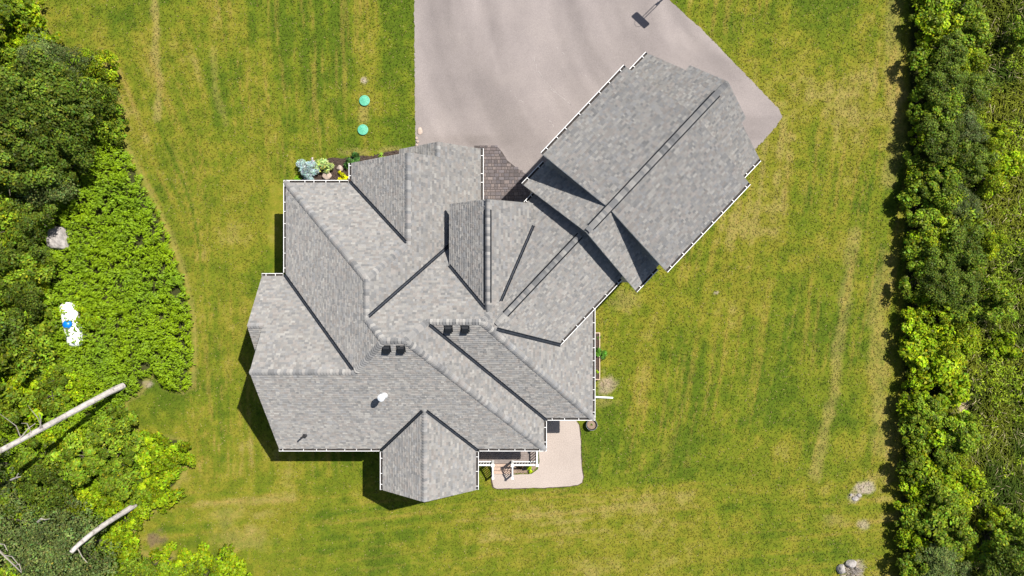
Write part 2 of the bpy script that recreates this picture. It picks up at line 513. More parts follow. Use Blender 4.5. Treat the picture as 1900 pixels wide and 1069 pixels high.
# driveway as a fine sheet so that tyre marks can be coloured into it
def make_driveway():
    base = [(768, -400), (768, 0), (769, 100), (770, 200), (771, 268), (790, 300), (900, 330), (960, 420), (1200, 430), (1375, 302), (1412, 266), (1440, 235), (1451, 216), (1446, 203), (1420, 176), (1340, 93), (1300, 52), (1245, 3), (1200, -40), (1150, -120), (1100, -400)]
    pts = ragged(base, 5, 0.9, 4)
    import bmesh
    o = slab('driveway', pts, -0.05, 0.014, M['asphalt'])
    me = o.data
    bm = bmesh.new(); bm.from_mesh(me)
    bmesh.ops.remove_doubles(bm, verts=bm.verts, dist=1e-5)
    x0 = -7.0
    for k in range(70):
        x = -6.5 + k * 0.35
        bmesh.ops.bisect_plane(bm, geom=bm.verts[:] + bm.edges[:] + bm.faces[:], plane_co=(x, 0, 0), plane_no=(1, 0, 0))
    for k in range(70):
        y = 3.0 + k * 0.3
        bmesh.ops.bisect_plane(bm, geom=bm.verts[:] + bm.edges[:] + bm.faces[:], plane_co=(0, y, 0), plane_no=(0, 1, 0))
    bm.to_mesh(me); bm.free()
    n = len(me.vertices)
    co = np.zeros(n * 3); me.vertices.foreach_get('co', co); co = co.reshape(-1, 3)
    px = 950 + co[:, 0] * S; py = 534 - co[:, 1] * S
    # tyre paths sweep from the road end (top) round to the garage
    ang = np.arctan2(py + 60, px - 1450); rad = np.hypot(px - 1450, (py + 60))
    tr = fbm(rad, ang * 60, 26, 101, 3)
    lum = 1 + 0.5 * (tr - .5) + 0.18 * (fbm(px, py, 120, 111) - .5)
    stain = np.exp(-((px - 860) ** 2 / 70 ** 2 + (py - 262) ** 2 / 12 ** 2)) * fbm(px, py, 18, 121)
    lum = lum - 0.45 * stain
    lum = lum - 0.12 * np.exp(-((px - 880) ** 2 / 90 ** 2 + (py - 200) ** 2 / 60 ** 2))
    c = np.stack([lum, lum * (1 - 0.02 * stain), lum * (1 - 0.05 * stain), np.ones_like(lum)], -1).astype(np.float32)
    a = me.attributes.new('col', 'FLOAT_COLOR', 'POINT'); a.data.foreach_set('color', c.ravel())
    tag(o, 'weathered pinkish grey asphalt driveway in front of the garage', 'driveway', kind='structure')
    # pale scrape marks
    mb = MB(); rr = random.Random(3)
    for pts, w in (([(990, 100), (996, 128), (1012, 150), (1030, 170), (1048, 184), (1061, 194)], 0.035), ([(1033, 88), (1047, 100)], 0.03), ([(1020, 164), (1036, 176), (1050, 186)], 0.03),
                   ([(946, 166), (962, 184), (972, 190)], 0.03), ([(1020, 222), (1027, 235), (1033, 243)], 0.04), ([(1080, 134), (1100, 152)], 0.02)):
        P = [PX(x, y, 0) for x, y in pts]
        for a_, b_ in zip(P[:-1], P[1:]):
            L = (b_ - a_).length; k = int(L / 0.12) + 1
            for j in range(k):
                if rr.random() < 0.35: continue
                p = a_.lerp(b_, (j + rr.random() * .5) / k) + Vector((rr.uniform(-.03, .03), rr.uniform(-.03, .03), 0)); q = p + (b_ - a_).normalized() * rr.uniform(.05, .16)
                s = (q - p).normalized().cross(Vector((0, 0, 1))) * w * rr.uniform(.3, .8)
                z = Vector((0, 0, 0.018))
                mb.poly([p - s + z, q - s * .6 + z, q + s * .6 + z, p + s + z])
    sc = mb.build('scrape_mark', mottled('pale_scrape', (.25, .225, .215), (.29, .262, .25), 10, 0.9, 0), o)
    return o
make_driveway()

# paver walkway between the house and the garage
def make_walkway():
    poly = [(896, 270), (922, 271), (932, 282), (941, 297), (960, 312), (977, 324), (992, 336), (1002, 350), (985, 420), (880, 420), (880, 270)]
    base = slab('paver_walkway', poly, 0.0, 0.022, M['joint'])
    tag(base, 'mauve stone paver court between the house and the garage', 'walkway', kind='structure')
    rr = random.Random(5)
    y = 262
    n = 0
    while y < 400:
        h = rr.choice([4.5, 6.0, 7.0]); x = 880 + rr.uniform(-6, 0)
        while x < 1004:
            w = rr.choice([4.5, 6.5, 8.5, 10.0])
            cx, cy = x + w / 2, y + h / 2
            if pip(np.array([cx]), np.array([cy]), poly)[0] and 271 < cy < 384 and n < 280 and cx > 893:
                mb = MB()
                t = rr.uniform(.8, 1.2)
                c = rr.choice([(.15, .125, .122), (.125, .108, .108), (.18, .15, .142), (.135, .12, .125)])
                mb.color = tuple(k * t for k in c)
                a = PX(x + .35, y + .35); b = PX(x + w - .35, y + h - .35)
                z1 = 0.045 + rr.uniform(-.004, .004)
                bt = [(a.x, b.y, .022), (b.x, b.y, .022), (b.x, a.y, .022), (a.x, a.y, .022)]
                e = 0.008
                tp = [(a.x + e, b.y + e, z1), (b.x - e, b.y + e, z1), (b.x - e, a.y - e, z1), (a.x + e, a.y - e, z1)]
                mb.hexa(bt, tp)
                mb.build('paver', M['paver'], base, colors=True); n += 1
            x += w
        y += h
make_walkway()

PATIO = [(912, 866), (913, 893), (916, 903), (922, 906), (960, 905), (1010, 904), (1050, 902), (1072, 899), (1080, 895), (1082, 884), (1079, 868), (1078, 845), (1077, 815), (1076, 800), (1074, 788), (1069, 781), (1060, 760), (1000, 760), (985, 820), (1000, 836), (1001, 855), (998, 870), (986, 879), (951, 880), (950, 866)]
pe = slab('patio_border', ragged([(950 + (x - 996) * 1.02 + 46, 534 + (y - 835) * 1.025 + 301) for x, y in PATIO], 5, 1.0, 19), -0.05, 0.02, M['soil'])
tag(pe, 'thin dark soil strip round the patio slab', 'soil strip', kind='structure')
pt = slab('patio', ragged(PATIO, 7, 0.5, 9), -0.05, 0.06, M['patio'])
tag(pt, 'cream exposed aggregate patio slab beside the porch steps', 'patio', kind='structure')

def bed(name, pts, label, seed, hgt=0.06, mat='soil', cell=0.16):
    """mulched bed with a crumbly raised surface"""
    rr = random.Random(seed)
    base = slab(name, ragged(pts, 6, 1.2, seed), 0.0, 0.012, M[mat])
    tag(base, label, 'garden bed', kind='structure')
    mb = MB()
    xs = [p[0] for p in pts]; ys = [p[1] for p in pts]
    st = cell * S * 0.5
    gx = np.arange(min(xs), max(xs), st); gy = np.arange(min(ys), max(ys), st)
    for x in gx:
        for y in gy:
            x1 = x + rr.uniform(-st, st); y1 = y + rr.uniform(-st, st)
            if not pip(np.array([x1]), np.array([y1]), pts)[0]: continue
            p = PX(x1, y1); a = rr.uniform(0, 6.28); L = rr.uniform(.03, .08); w = L * rr.uniform(.3, .6)
            d = Vector((math.cos(a), math.sin(a), rr.uniform(-.3, .3))) * L; s = Vector((-math.sin(a), math.cos(a), rr.uniform(-.3, .3))) * w
            c = p + Vector((0, 0, 0.02 + rr.uniform(0, hgt)))
            mb.poly([c - d, c - s, c + d, c + s])
    o = mb.build('mulch_chips', M[mat], base)
    tag(o, kind='stuff')
    return base
BED_N = [(556, 336), (560, 318), (585, 303), (612, 293), (640, 293), (662, 289), (692, 289), (715, 282), (742, 278), (766, 274), (772, 282), (790, 320), (720, 350), (556, 350)]
bed('garden_bed', BED_N, 'dark brown mulch bed along the north wall of the house', 21)
BED_P = [(951, 858), (951, 878), (984, 877), (995, 869), (998, 854), (997, 836), (951, 836)]
bed('garden_bed', BED_P, 'small mulch bed beside the white porch railing', 22, mat='soil_pale')

# ------------------------------------------------------------------ the roofs
SL = 0.0289           # rise per plan unit, main pitch
SE = 0.02704          # slightly lower pitch of the two east hips
HE = 3.84
C7, S7_ = 0.686, 0.727
def TN(t, n): return (-C7 * t + S7_ * n, S7_ * t + C7 * n)      # garage axis coordinates -> plan

faces = []
class Face:
    def __init__(self, key, eave, grad, z0, poly, inset=True, roof='main', row=None):
        """plane: z = z0 + dot(g - eave, grad), grad per plan unit"""
        self.key = key; self.e = eave; self.g = grad; self.z0 = z0; self.roof = roof
        gl = math.hypot(*grad); self.gl = gl; self.w = (grad[0] / gl, grad[1] / gl)
        if inset:
            d = 0.155 * S
            poly = clip_half(poly, lambda p: (p[0] - eave[0]) * self.w[0] + (p[1] - eave[1]) * self.w[1] - d)
        self.poly = poly
        faces.append(self)
    def z(self, gx, gy): return self.z0 + (gx - self.e[0]) * self.g[0] + (gy - self.e[1]) * self.g[1]
    def normal(self):
        return Vector((-self.g[0] * S, self.g[1] * S, 1)).normalized()
    def P(self, gx, gy, lift=0.0):
        return G(gx, gy, self.z(gx, gy)) + self.normal() * lift
    def at(self, px, py):
        h = 6.0
        for _ in range(30):
            gx = (px - 950) * (1 - h / H); gy = (py - 534) * (1 - h / H); h = self.z(gx, gy)
        return gx, gy

def clip_half(poly, fn):
    out = []
    n = len(poly)
    for i in range(n):
        a = poly[i]; b = poly[(i + 1) % n]; da = fn(a); db = fn(b)
        if da >= 0: out.append(a)
        if (da >= 0) != (db >= 0):
            t = da / (da - db)
            out.append((a[0] + (b[0] - a[0]) * t, a[1] + (b[1] - a[1]) * t))
    return out

F = {}
def face(key, *a, **k): F[key] = Face(key, *a, **k)
face('W', (-386, 0), (SL, 0), HE, [(-386, -182), (-217.2, -13.2), (-217.2, 46), (-186.6, 76.6), (-237.5, 127.5), (-300, 127.5), (-386, -10)])
face('N1', (0, -182), (0, SL), HE, [(-386, -182), (-217.2, -13.2), (-162, -68.4), (-162, -182)])
face('E3', (-48.4, 0), (-SL, 0), HE, [(-48.4, -235), (-119.5, -235), (-119.5, -211), (-162, -211), (-162, -68.4), (-217.2, -13.2), (-217.2, 46.1), (-48.4, -122.7)])
face('NGW', (-275.6, 0), (SL, 0), HE, [(-275.6, -211), (-162, -211), (-162, -60), (-275.6, -175)])
face('NBW', (-190.6, 0), (SL, 0), HE, [(-190.6, -235), (-119.5, -235), (-119.5, -200), (-190.6, -200)], inset=False)
face('N5', (0, -122.7), (0, SL), HE, [(-217.2, 46.1), (-186.6, 76.6), (-154.6, 76.6), (-126.5, 50.3), (-44.4, 50.3), (10, -0.6), (10, -122.7), (-48.4, -122.7)], inset=False)
face('S6', (0, 223.6), (0, -SL), HE, [(-126.5, 50.3), (-44.4, 50.3), (140.5, 223.6), (58.4, 223.6)])
face('E9', (140.5, 0), (-SE, 0), HE, [(140.5, 223.6), (-44.4, 50.3), (10, -0.6), (30, -20), (140.5, 20)])
face('S2E', (58.4, 0), (-SE, 0), HE, [(-154.6, 76.6), (-126.5, 50.3), (58.4, 223.6), (58.4, 275.6)])
face('S7', (0, 275.6), (0, -SL), HE, [(58.4, 275.6), (-393, 275.6), (-397, 127.5), (-237.5, 127.5), (-186.6, 76.6), (-154.6, 76.6)])
face('GWN', (0, -24.6), (0, 0.02814), HE, [(-422, -24.6), (-422, 60), (-397, 60), (-397, 127.5), (-225, 127.5), (-372, -24.6)])
face('WBS', (0, 144.6), (0, -0.02814), HE, [(-422, 60), (-422, 144.6), (-380, 144.6), (-380, 60)], inset=False)
face('SGW', (-222.7, 0), (SL, 0), HE, [(-222.7, 341), (-139.6, 341), (-139.6, 185), (-222.7, 265)])
face('SGE', (-56.6, 0), (-SL, 0), HE, [(-56.6, 341), (-139.6, 341), (-139.6, 185), (-56.6, 265)])
face('G2W', (-99.2, 0), (0.0327, 0), 6.35, [(-99.2, -133.5), (-36.6, -133.5), (-36.6, 36), (-99.2, -28)], inset=False)
face('G2E', (33, 0), (-0.0252, 0), 6.645, [(33, -133.5), (33, -60), (-20, 48), (-36.6, 36), (-36.6, -133.5)], inset=False)
def tn_face(key, sgn, nE, nR, zE, zR, tp, roof='garage', inset=True):
    gr = (zR - zE) / abs(nR - nE) * (1 if nR > nE else -1)
    face(key, TN(0, nE), (S7_ * gr, C7 * gr), zE, [TN(t, n) for t, n in tp], inset=inset, roof=roof)
tn_face('BL', 0, -81.8, 20, 5.5, 8.43, [(-170, -81.8), (-170, 20), (62, 20), (80, -81.8)], roof='main')
tn_face('BR', 0, 121, 20, 5.5, 8.43, [(-170, 121), (-170, 20), (62, 20), (80, 121)], roof='main')
tn_face('LL', 0, -105, 23, 5.5, 9.28, [(-134.2, -105), (-134.2, 23), (-437, 23), (-437, -36), (-427, -36), (-427, -105)])
tn_face('LR', 0, 152, 23, 5.5, 9.28, [(-134.2, 152), (-134.2, 23), (-437, 23), (-437, 82), (-427, 82), (-427, 152)])
tn_face('DL', 0, -111, 23, 7.35, 9.30, [(-182.5, -111), (-182.5, 23), (-369, 23), (-369, -111)])
tn_face('DR', 0, 158, 23, 7.35, 9.30, [(-182.5, 158), (-182.5, 23), (-369, 23), (-369, 158)])

house = empty('house')
tag(house, 'large grey shingled house with many gables and an angled attached garage', 'house')
PAL = [(.172, .171, .171), (.192, .189, .185), (.212, .207, .201), (.188, .178, .172), (.152, .153, .156), (.202, .191, .185), (.226, .222, .215), (.178, .18, .185), (.19, .188, .188)]

def make_roof(roofkey, name, label):
    fs = [f for f in faces if f.roof == roofkey]
    # deck slabs
    mb = MB()
    for f in fs:
        pl = list(f.poly)
        top = [f.P(x, y, -0.004) for x, y in pl]
        if sum(a.x * b.y - b.x * a.y for a, b in zip(top, top[1:] + top[:1])) < 0: top.reverse()
        bot = [p - Vector((0, 0, 0.16)) for p in top]
        mb.poly(top, 0); mb.poly(list(reversed(bot)), 1)
        for i in range(len(top)):
            j = (i + 1) % len(top)
            mb.poly([bot[i], bot[j], top[j], top[i]], 1)
    deck = mb.build(name, [M['deck'], M['white_trim']], house)
    deck['label'] = label
    # shingle tabs, each its own little wedge of geometry
    sb = MB(); rr = random.Random(hash(name) % 1000 if False else len(name))
    for f in fs:
        ct = 1 / math.sqrt(1 + (f.gl * S) ** 2)
        ex = 0.143 * ct * S                      # plan units per course
        ux, uy = -f.w[1], f.w[0]
        loc = [((x - f.e[0]) * ux + (y - f.e[1]) * uy, (x - f.e[0]) * f.w[0] + (y - f.e[1]) * f.w[1]) for x, y in f.poly]
        u0 = min(p[0] for p in loc); u1 = max(p[0] for p in loc); w0 = min(p[1] for p in loc); w1 = max(p[1] for p in loc)
        k0 = math.floor(w0 / ex)
        nrm = f.normal()
        rects = []
        for k in range(k0, math.ceil(w1 / ex)):
            u = u0 - rr.uniform(0, 8)
            while u < u1:
                wd = rr.choice([2.8, 3.6, 4.4, 5.2, 6.2, 7.4]) * rr.uniform(.9, 1.1)
                rects.append((u, u + wd, k * ex, (k + 1) * ex + 0.5)); u += wd
        A = np.array(rects)
        ins = np.stack([pip(A[:, a], A[:, b], loc) for a, b in ((0, 2), (1, 2), (1, 3), (0, 3))], -1)
        alln = ins.all(1)
        cu = (A[:, 0] + A[:, 1]) / 2; cw = (A[:, 2] + A[:, 3]) / 2
        gx = f.e[0] + cu * ux + cw * f.w[0]; gy = f.e[1] + cu * uy + cw * f.w[1]
        zz = f.z(gx, gy)
        hid = np.zeros(len(A), bool)
        for g in faces:
            if g is f: continue
            hid |= pip(gx, gy, g.poly) & (g.z(gx, gy) > zz + 0.14)
        for i, (a, b, c, d) in enumerate(rects):
            if hid[i]: continue
            if alln[i]: pg = [(a, c), (b, c), (b, d), (a, d)]
            else:
                pg = loc
                for fn in (lambda p: p[0] - a, lambda p: b - p[0], lambda p: p[1] - c, lambda p: d - p[1]):
                    pg = clip_half(pg, fn)
                    if not pg: break
                if len(pg) < 3: continue
                ar = abs(sum(p[0] * q[1] - q[0] * p[1] for p, q in zip(pg, pg[1:] + pg[:1]))) / 2
                if ar < 0.6: continue
            t = rr.random()
            base = rr.choice(PAL); lum = rr.uniform(.89, 1.16)
            sb.color = (base[0] * lum * 1.015, base[1] * lum * 1.0, base[2] * lum * .978)
            th = 0.016 + 0.012 * (rr.random() < .45) + rr.uniform(0, .004)
            P3 = []
            for (pu, pw) in pg:
                q = (pw - c) / (d - c)
                gx_ = f.e[0] + pu * ux + pw * f.w[0]; gy_ = f.e[1] + pu * uy + pw * f.w[1]
                P3.append(f.P(gx_, gy_, th * (1 - q) + 0.003))
            if sum(p.x * q.y - q.x * p.y for p, q in zip(P3, P3[1:] + P3[:1])) < 0: P3.reverse()
            sb.poly(P3)
            if alln[i]:
                dn = nrm * -0.03
                # skirt only on the butt and the two sides
                Q = [p + dn for p in P3]
                for m_ in range(4):
                    n_ = (m_ + 1) % 4
                    sb.poly([Q[m_], Q[n_], P3[n_], P3[m_]])
    sh = sb.build('shingles', M['shingle'], deck, colors=True)
    tag(sh, kind='stuff')
    return deck
main_roof = make_roof('main', 'main_roof', 'grey shingled hip and gable roof of the house')
garage_roof = make_roof('garage', 'garage_roof', 'grey shingled garage roof with two wide shed dormers')

# ---- ridge and hip caps
caps = []     # (height, matrix, mesh key, roof)
def seam(fa, fb, p, q, w=0.20, ex=0.158, roof=None, vent=False, lift=0.0):
    """cap shingles over the seam between two faces from plan point p up/along to q"""
    A = F[fa]; B = F[fb]
    a = G(p[0], p[1], A.z(*p)); b = G(q[0], q[1], A.z(*q))
    d = (b - a); L = d.length; d.normalize()
    na = A.normal(); nb = B.normal()
    sa = d.cross(na); sb_ = d.cross(nb)
    mid_n = (na + nb).normalized()
    # each side vector points down its own face
    if sa.dot(Vector((F[fa].w[0], -F[fa].w[1], 0))) > 0: sa = -sa
    if sb_.dot(Vector((F[fb].w[0], -F[fb].w[1], 0))) > 0: sb_ = -sb_
    up = mid_n
    n = max(1, int(L / ex)); ex = L / n
    x = d; y = up.cross(d).normalized(); z = d.cross(y).normalized()
    if z.dot(up) < 0: y = -y; z = -z
    Rm = Matrix((x, y, z)).transposed()
    inv = Rm.inverted()
    la = inv @ sa; lb = inv @ sb_
    mb = MB()
    prof = [la * w, la * w * 0.5 + Vector((0, 0, .035)), Vector((0, 0, .04)), lb * w * 0.5 + Vector((0, 0, .035)), lb * w]
    e2 = ex * 1.25; th = 0.04
    lo = [v_ + Vector((-ex * .5, 0, th + 0.016 + lift)) for v_ in prof]
    hi = [v_ + Vector((-ex * .5 + e2, 0, 0.010 + lift)) for v_ in prof]
    dn = [v_ - Vector((0, 0, th + .012)) for v_ in lo]; dh = [v_ - Vector((0, 0, th + .012)) for v_ in hi]
    for i in range(4):
        mb.poly([lo[i], hi[i], hi[i + 1], lo[i + 1]])
        mb.poly([dn[i], lo[i], lo[i + 1], dn[i + 1]])
    mb.poly([lo[0], dn[0], dh[0], hi[0]]); mb.poly([lo[4], hi[4], dh[4], dn[4]])
    key = len(cap_meshes)
    cap_meshes.append((mb.v, mb.f))
    for k in range(n):
        c = a + d * ((k + .5) * ex)
        M4 = Rm.to_4x4(); M4.translation = c
        caps.append((c.z, M4, key, roof or A.roof))
cap_meshes = []
seam('W', 'N1', (-384, -180), (-217.2, -13.2))
seam('N1', 'E3', (-164, -66.4), (-217.2, -13.2))
seam('W', 'E3', (-217.2, -13.2), (-217.2, 46))
seam('W', 'N5', (-217.2, 46), (-186.6, 76.6))
seam('N5', 'S7', (-186.6, 76.6), (-154.6, 76.6))
seam('S7', 'W', (-236, 126), (-186.6, 76.6))
seam('GWN', 'S7', (-397, 127.5), (-238, 127.5))
seam('S2E', 'S7', (56.5, 273.8), (-154.6, 76.6))
seam('S2E', 'N5', (-126.5, 50.3), (-154.6, 76.6))
seam('N5', 'S6', (-126.5, 50.3), (-44.4, 50.3))
seam('S6', 'E9', (138.5, 221.7), (-44.4, 50.3))
seam('N5', 'E9', (-32, 38.5), (-44.4, 50.3))
seam('NGW', 'E3', (-162, -210), (-162, -68))
seam('NBW', 'E3', (-119.5, -234), (-119.5, -212))
seam('GWN', 'WBS', (-421, 60), (-398, 60))
seam('SGW', 'SGE', (-139.6, 340), (-139.6, 192))
seam('G2W', 'G2E', (-36.6, -133), (-36.6, 34), lift=0.06, w=.165)
seam('BL', 'BR', TN(-128, 20), TN(55, 20), lift=0.06, w=.165)
seam('DL', 'DR', TN(-432, 23), TN(-138, 23), roof='garage', lift=0.055, w=.165)
caps.sort(key=lambda c: -c[0])
rootby = {'main': main_roof, 'garage': garage_roof}
cap_data = []
for v_, f_ in cap_meshes:
    me = bpy.data.meshes.new('ridge_cap'); me.from_pydata([tuple(p) for p in v_], [], f_); me.materials.append(M['cap']); me.update(); cap_data.append(me)
rest = {'main': MB(), 'garage': MB()}
rr = random.Random(44)
for k, (z, M4, key, roof) in enumerate(caps):
    if k < 295:
        o = bpy.data.objects.new('ridge_cap', cap_data[key]); o.matrix_local = M4; o.parent = rootby[roof]; col.objects.link(o)
    else:
        mb = rest[roof]; base = rr.choice(PAL); l = rr.uniform(.85, 1.2); mb.color = tuple(x * l for x in base)
        v_, f_ = cap_meshes[key]
        vv = [M4 @ Vector(p) for p in v_]
        for f2 in f_: mb.poly([vv[i] for i in f2])
for kx, mb in rest.items():
    if mb.v:
        tag(mb.build('ridge_caps', M['shingle'], rootby[kx], colors=True), kind='stuff')

# ---- ridge vents: low strips on three ridges, black edges paint in the gap shade
def ridge_vent(fa, fb, p, q, root, w=0.17):
    A = F[fa]; B = F[fb]
    mb = MB()
    a = G(p[0], p[1], A.z(*p)); b = G(q[0], q[1], A.z(*q)); d = (b - a).normalized()
    for X in (A, B):
        s = d.cross(X.normal())
        if s.dot(Vector((X.w[0], -X.w[1], 0))) > 0: s = -s
        n = X.normal()
        for e in (0,):
            pts0 = [a + s * (w + .045) - n * .06, a + s * (w + .045) + n * .05, a + n * .052, a - n * .06]
            pts1 = [t + (b - a) for t in pts0]
            for i in range(4):
                j = (i + 1) % 4
                mb.poly([pts0[i], pts0[j], pts1[j], pts1[i]])
            mb.poly(pts0); mb.poly(list(reversed(pts1)))
    return mb.build('ridge_vent', M['black_plastic'], root)
ridge_vent('G2W', 'G2E', (-36.6, -118), (-36.6, 22), main_roof)
ridge_vent('BL', 'BR', TN(-128, 20), TN(35, 20), main_roof)
ridge_vent('DL', 'DR', TN(-414, 23), TN(-146, 23), garage_roof)

# ---- valley flashings
def valley(fa, fb, p, q, w=0.115):
    A = F[fa]; B = F[fb]
    na = A.normal(); nb = B.normal()
    d = na.cross(nb).normalized()
    # exact point on both planes near p
    def snap(p):
        gx, gy = p
        dz = A.z(gx, gy) - B.z(gx, gy)
        g = (A.g[0] - B.g[0], A.g[1] - B.g[1]); L = g[0] ** 2 + g[1] ** 2
        return gx - g[0] * dz / L, gy - g[1] * dz / L
    p = snap(p); q = snap(q)
    a = G(p[0], p[1], A.z(*p)); b = G(q[0], q[1], A.z(*q)); d = (b - a).normalized()
    mb = MB()
    for X, Y in ((A, B), (B, A)):
        s = d.cross(X.normal())
        # away from the other face = up this face
        if s.dot(Vector((X.w[0], -X.w[1], 0))) < 0: s = -s
        n = X.normal() * 0.052
        mb.poly([a + n * .9, a + s * w + n, b + s * w + n, b + n * .9], 0)
        mb.poly([a + s * w + n, a + s * w - n, b + s * w - n, b + s * w + n], 0)
    up = (na + nb).normalized()
    s = d.cross(up).normalized()
    o = mb.build('valley_flashing', [M['valley']], main_roof)
    m2 = MB(); m2.beam(a + up * .062, b + up * .062, 0.035, 0.02, 0, up)
    r = m2.build('rib', M['valley_rib'], main_roof)
    r.name = 'valley_rib'
    return o
valley('N1', 'NGW', (-273, -179), (-163, -70))
valley('E3', 'N5', (-95, -76), (-216, 44))
valley('W', 'GWN', (-383, -22), (-240, 125))
valley('G2W', 'N5', (-98.5, -35.5), (-38, 32))
valley('G2E', 'BL', (33, -98), (-25, 45))
valley('BR', 'E9', (78, 92), (-24, 62))
valley('S2E', 'S6', (56.5, 222), (-123, 53.5))
valley('SGW', 'S7', (-220, 273), (-142, 195))
valley('SGE', 'S7', (-59, 273), (-137, 195))

# ---- gutters with hanger straps
def gutter(p, q, out, z, sp=0.78, wpl=0.178, face_=None):
    """p,q plan points on the outer eave line; out = outward plan direction"""
    a = G(*p); b = G(*q)
    o = Vector((out[0], -out[1], 0)).normalized(); d = (b - a).normalized(); L = (b - a).length
    zt = z + 0.085
    prof = [(0.0, zt - .12), (0.013, zt), (-0.018, zt), (-0.018, zt - .03), (-.02, zt - .085), (-wpl, zt - .085), (-wpl, zt - .02), (-wpl - .012, zt - .02), (-wpl - .012, zt - .13)]
    mb = MB()
    P0 = [a + o * x + Vector((0, 0, h)) for x, h in prof]; P1 = [t + (b - a) for t in P0]
    for i in range(len(prof)):
        j = (i + 1) % len(prof)
        mb.poly([P0[i], P0[j], P1[j], P1[i]], 1 if i in (3, 4, 5) else 0)
    # end caps
    for P in (P0, P1):
        c0 = P[0]
        mb.poly([P[1], P[0], P[8], P[7] + Vector((0, 0, .02))], 0)
    g = mb.build('gutter', [M['white_trim'], M['trough']], house)
    n = max(2, round(L / sp)); rr = random.Random(int(abs(p[0] * 3 + p[1])))
    for k in range(n):
        t = (k + .5 + rr.uniform(-.22, .22)) / n * L
        c = a + d * t
        m = MB()
        m.beam(c + o * .0 + Vector((0, 0, zt + .006)), c - o * (wpl + .03) + Vector((0, 0, zt + .004)), 0.03, 0.012)
        m.build('hanger', M['white_trim'], g)
gut = [((-386, -182), (-277, -182), (0, -1), HE), ((-386, -182), (-386, -26), (-1, 0), HE), ((-423, -24.6), (-387.5, -24.6), (0, -1), HE),
       ((-394, 275.6), (-224, 275.6), (0, 1), HE), ((-55, 275.6), (58.4, 275.6), (0, 1), HE), ((-222.7, 277), (-222.7, 341), (-1, 0), HE), ((-56.6, 277), (-56.6, 341), (1, 0), HE),
       ((58.4, 225), (58.4, 275.6), (1, 0), HE), ((60, 223.6), (140.5, 223.6), (0, 1), HE), ((140.5, 30), (140.5, 223.6), (1, 0), HE), ((-275.6, -211), (-275.6, -184), (-1, 0), HE), ((-48.4, -236), (-48.4, -136), (1, 0), HE),
       (TN(-132, 121), TN(14, 121), TN(0, 1), 5.5), (TN(-136, -81.8), TN(-115, -81.8), TN(0, -1), 5.5),
       (TN(-134.2, -105), TN(-184, -105), TN(0, -1), 5.5), (TN(-367, -105), TN(-427, -105), TN(0, -1), 5.5), (TN(-134.2, 152), TN(-184, 152), TN(0, 1), 5.5), (TN(-367, 152), TN(-427, 152), TN(0, 1), 5.5),
       (TN(-182.5, -111), TN(-369, -111), TN(0, -1), 7.33), (TN(-182.5, 158), TN(-369, 158), TN(0, 1), 7.33)]
for a, b, o, z in gut: gutter(a, b, o, z)

# ---- walls under the roofs
def rz(gx, gy, keys):
    return min(F[k].z(gx, gy) for k in keys)
def wall_box(pts, keys, base=0.0, low=None):
    mb = MB(); n = len(pts)
    for i in range(n):
        a = pts[i]; b = pts[(i + 1) % n]
        L = math.hypot(b[0] - a[0], b[1] - a[1]); k = max(2, int(L / 8))
        prev = None
        for j in range(k + 1):
            t = j / k; x = a[0] + (b[0] - a[0]) * t; y = a[1] + (b[1] - a[1]) * t
            z = rz(x, y, keys) - 0.17
            cur = (G(x, y, base if low is None else low(x, y)), G(x, y, z))
            if prev: mb.poly([prev[0], cur[0], cur[1], prev[1]])
            prev = cur
    return mb
def rect(x0, x1, y0, y1): return [(x0, y0), (x1, y0), (x1, y1), (x0, y1)]
walls = [(rect(-374, -60, -170, 60), ['W', 'N1', 'E3']), (rect(-263, -60, -199, -160), ['NGW', 'E3']), (rect(-178, -60, -223, -190), ['NBW', 'E3']),
         (rect(-385, -200, -13, 263), ['GWN', 'S7']), (rect(-410, -380, -13, 132), ['GWN', 'WBS']), (rect(-210, -69, 240, 329), ['SGW', 'SGE']),
         (rect(-170, 46, 90, 263), ['S7', 'S2E']), (rect(-100, 128, 0, 211), ['S6', 'E9', 'N5']), (rect(-87, 20, -121, 20), ['G2W', 'G2E']),
         ([TN(-150, -70), TN(-150, 109), TN(40, 109), TN(40, -70)], ['BL', 'BR']),
         ([TN(-146, -93), TN(-146, 140), TN(-415, 140), TN(-415, -93)], ['LL', 'LR'])]
for pts, keys in walls:
    wall_box(pts, keys).build('wall', M['wall'], house)
wall_box([TN(-192, -98), TN(-192, 145), TN(-359, 145), TN(-359, -98)], ['DL', 'DR'], low=lambda x, y: rz(x, y, ['LL', 'LR']) - 0.2 if True else 0).build('dormer_wall', M['wall'], house)

# ---- roof vents, flue, plumbing stack
def roof_vent(fk, px, py):
    f = F[fk]; gx, gy = f.at(px, py)
    n = f.normal(); c = f.P(gx, gy, 0.012)
    x = Vector((1, 0, 0)); y = n.cross(x).normalized()
    def q(u, v, w): return c + x * u + y * v + n * w
    mb = MB()
    s = .23
    mb.hexa([q(-s, -s, 0), q(s, -s, 0), q(s, s, 0), q(-s, s, 0)], [q(-s, -s, .02), q(s, -s, .02), q(s, s, .02), q(-s, s, .02)])
    h = mb.build('roof_vent', M['black_plastic'], main_roof)
    m2 = MB(); a = .17
    m2.hexa([q(-a, -a, .02), q(a, -a, .02), q(a, a, .02), q(-a, a, .02)], [q(-a * 1.1, -a * 1.2, .17), q(a * 1.1, -a * 1.2, .17), q(a * .9, a * .6, .13), q(-a * .9, a * .6, .13)])
    m2.build('hood', M['black_plastic'], h) if False else None
    k = m2.build('vent_hood', M['black_plastic'], main_roof)
for fk, px, py in (('S6', 832, 609), ('S6', 863, 609), ('S7', 717, 646), ('S7', 744, 646)): roof_vent(fk, px, py)

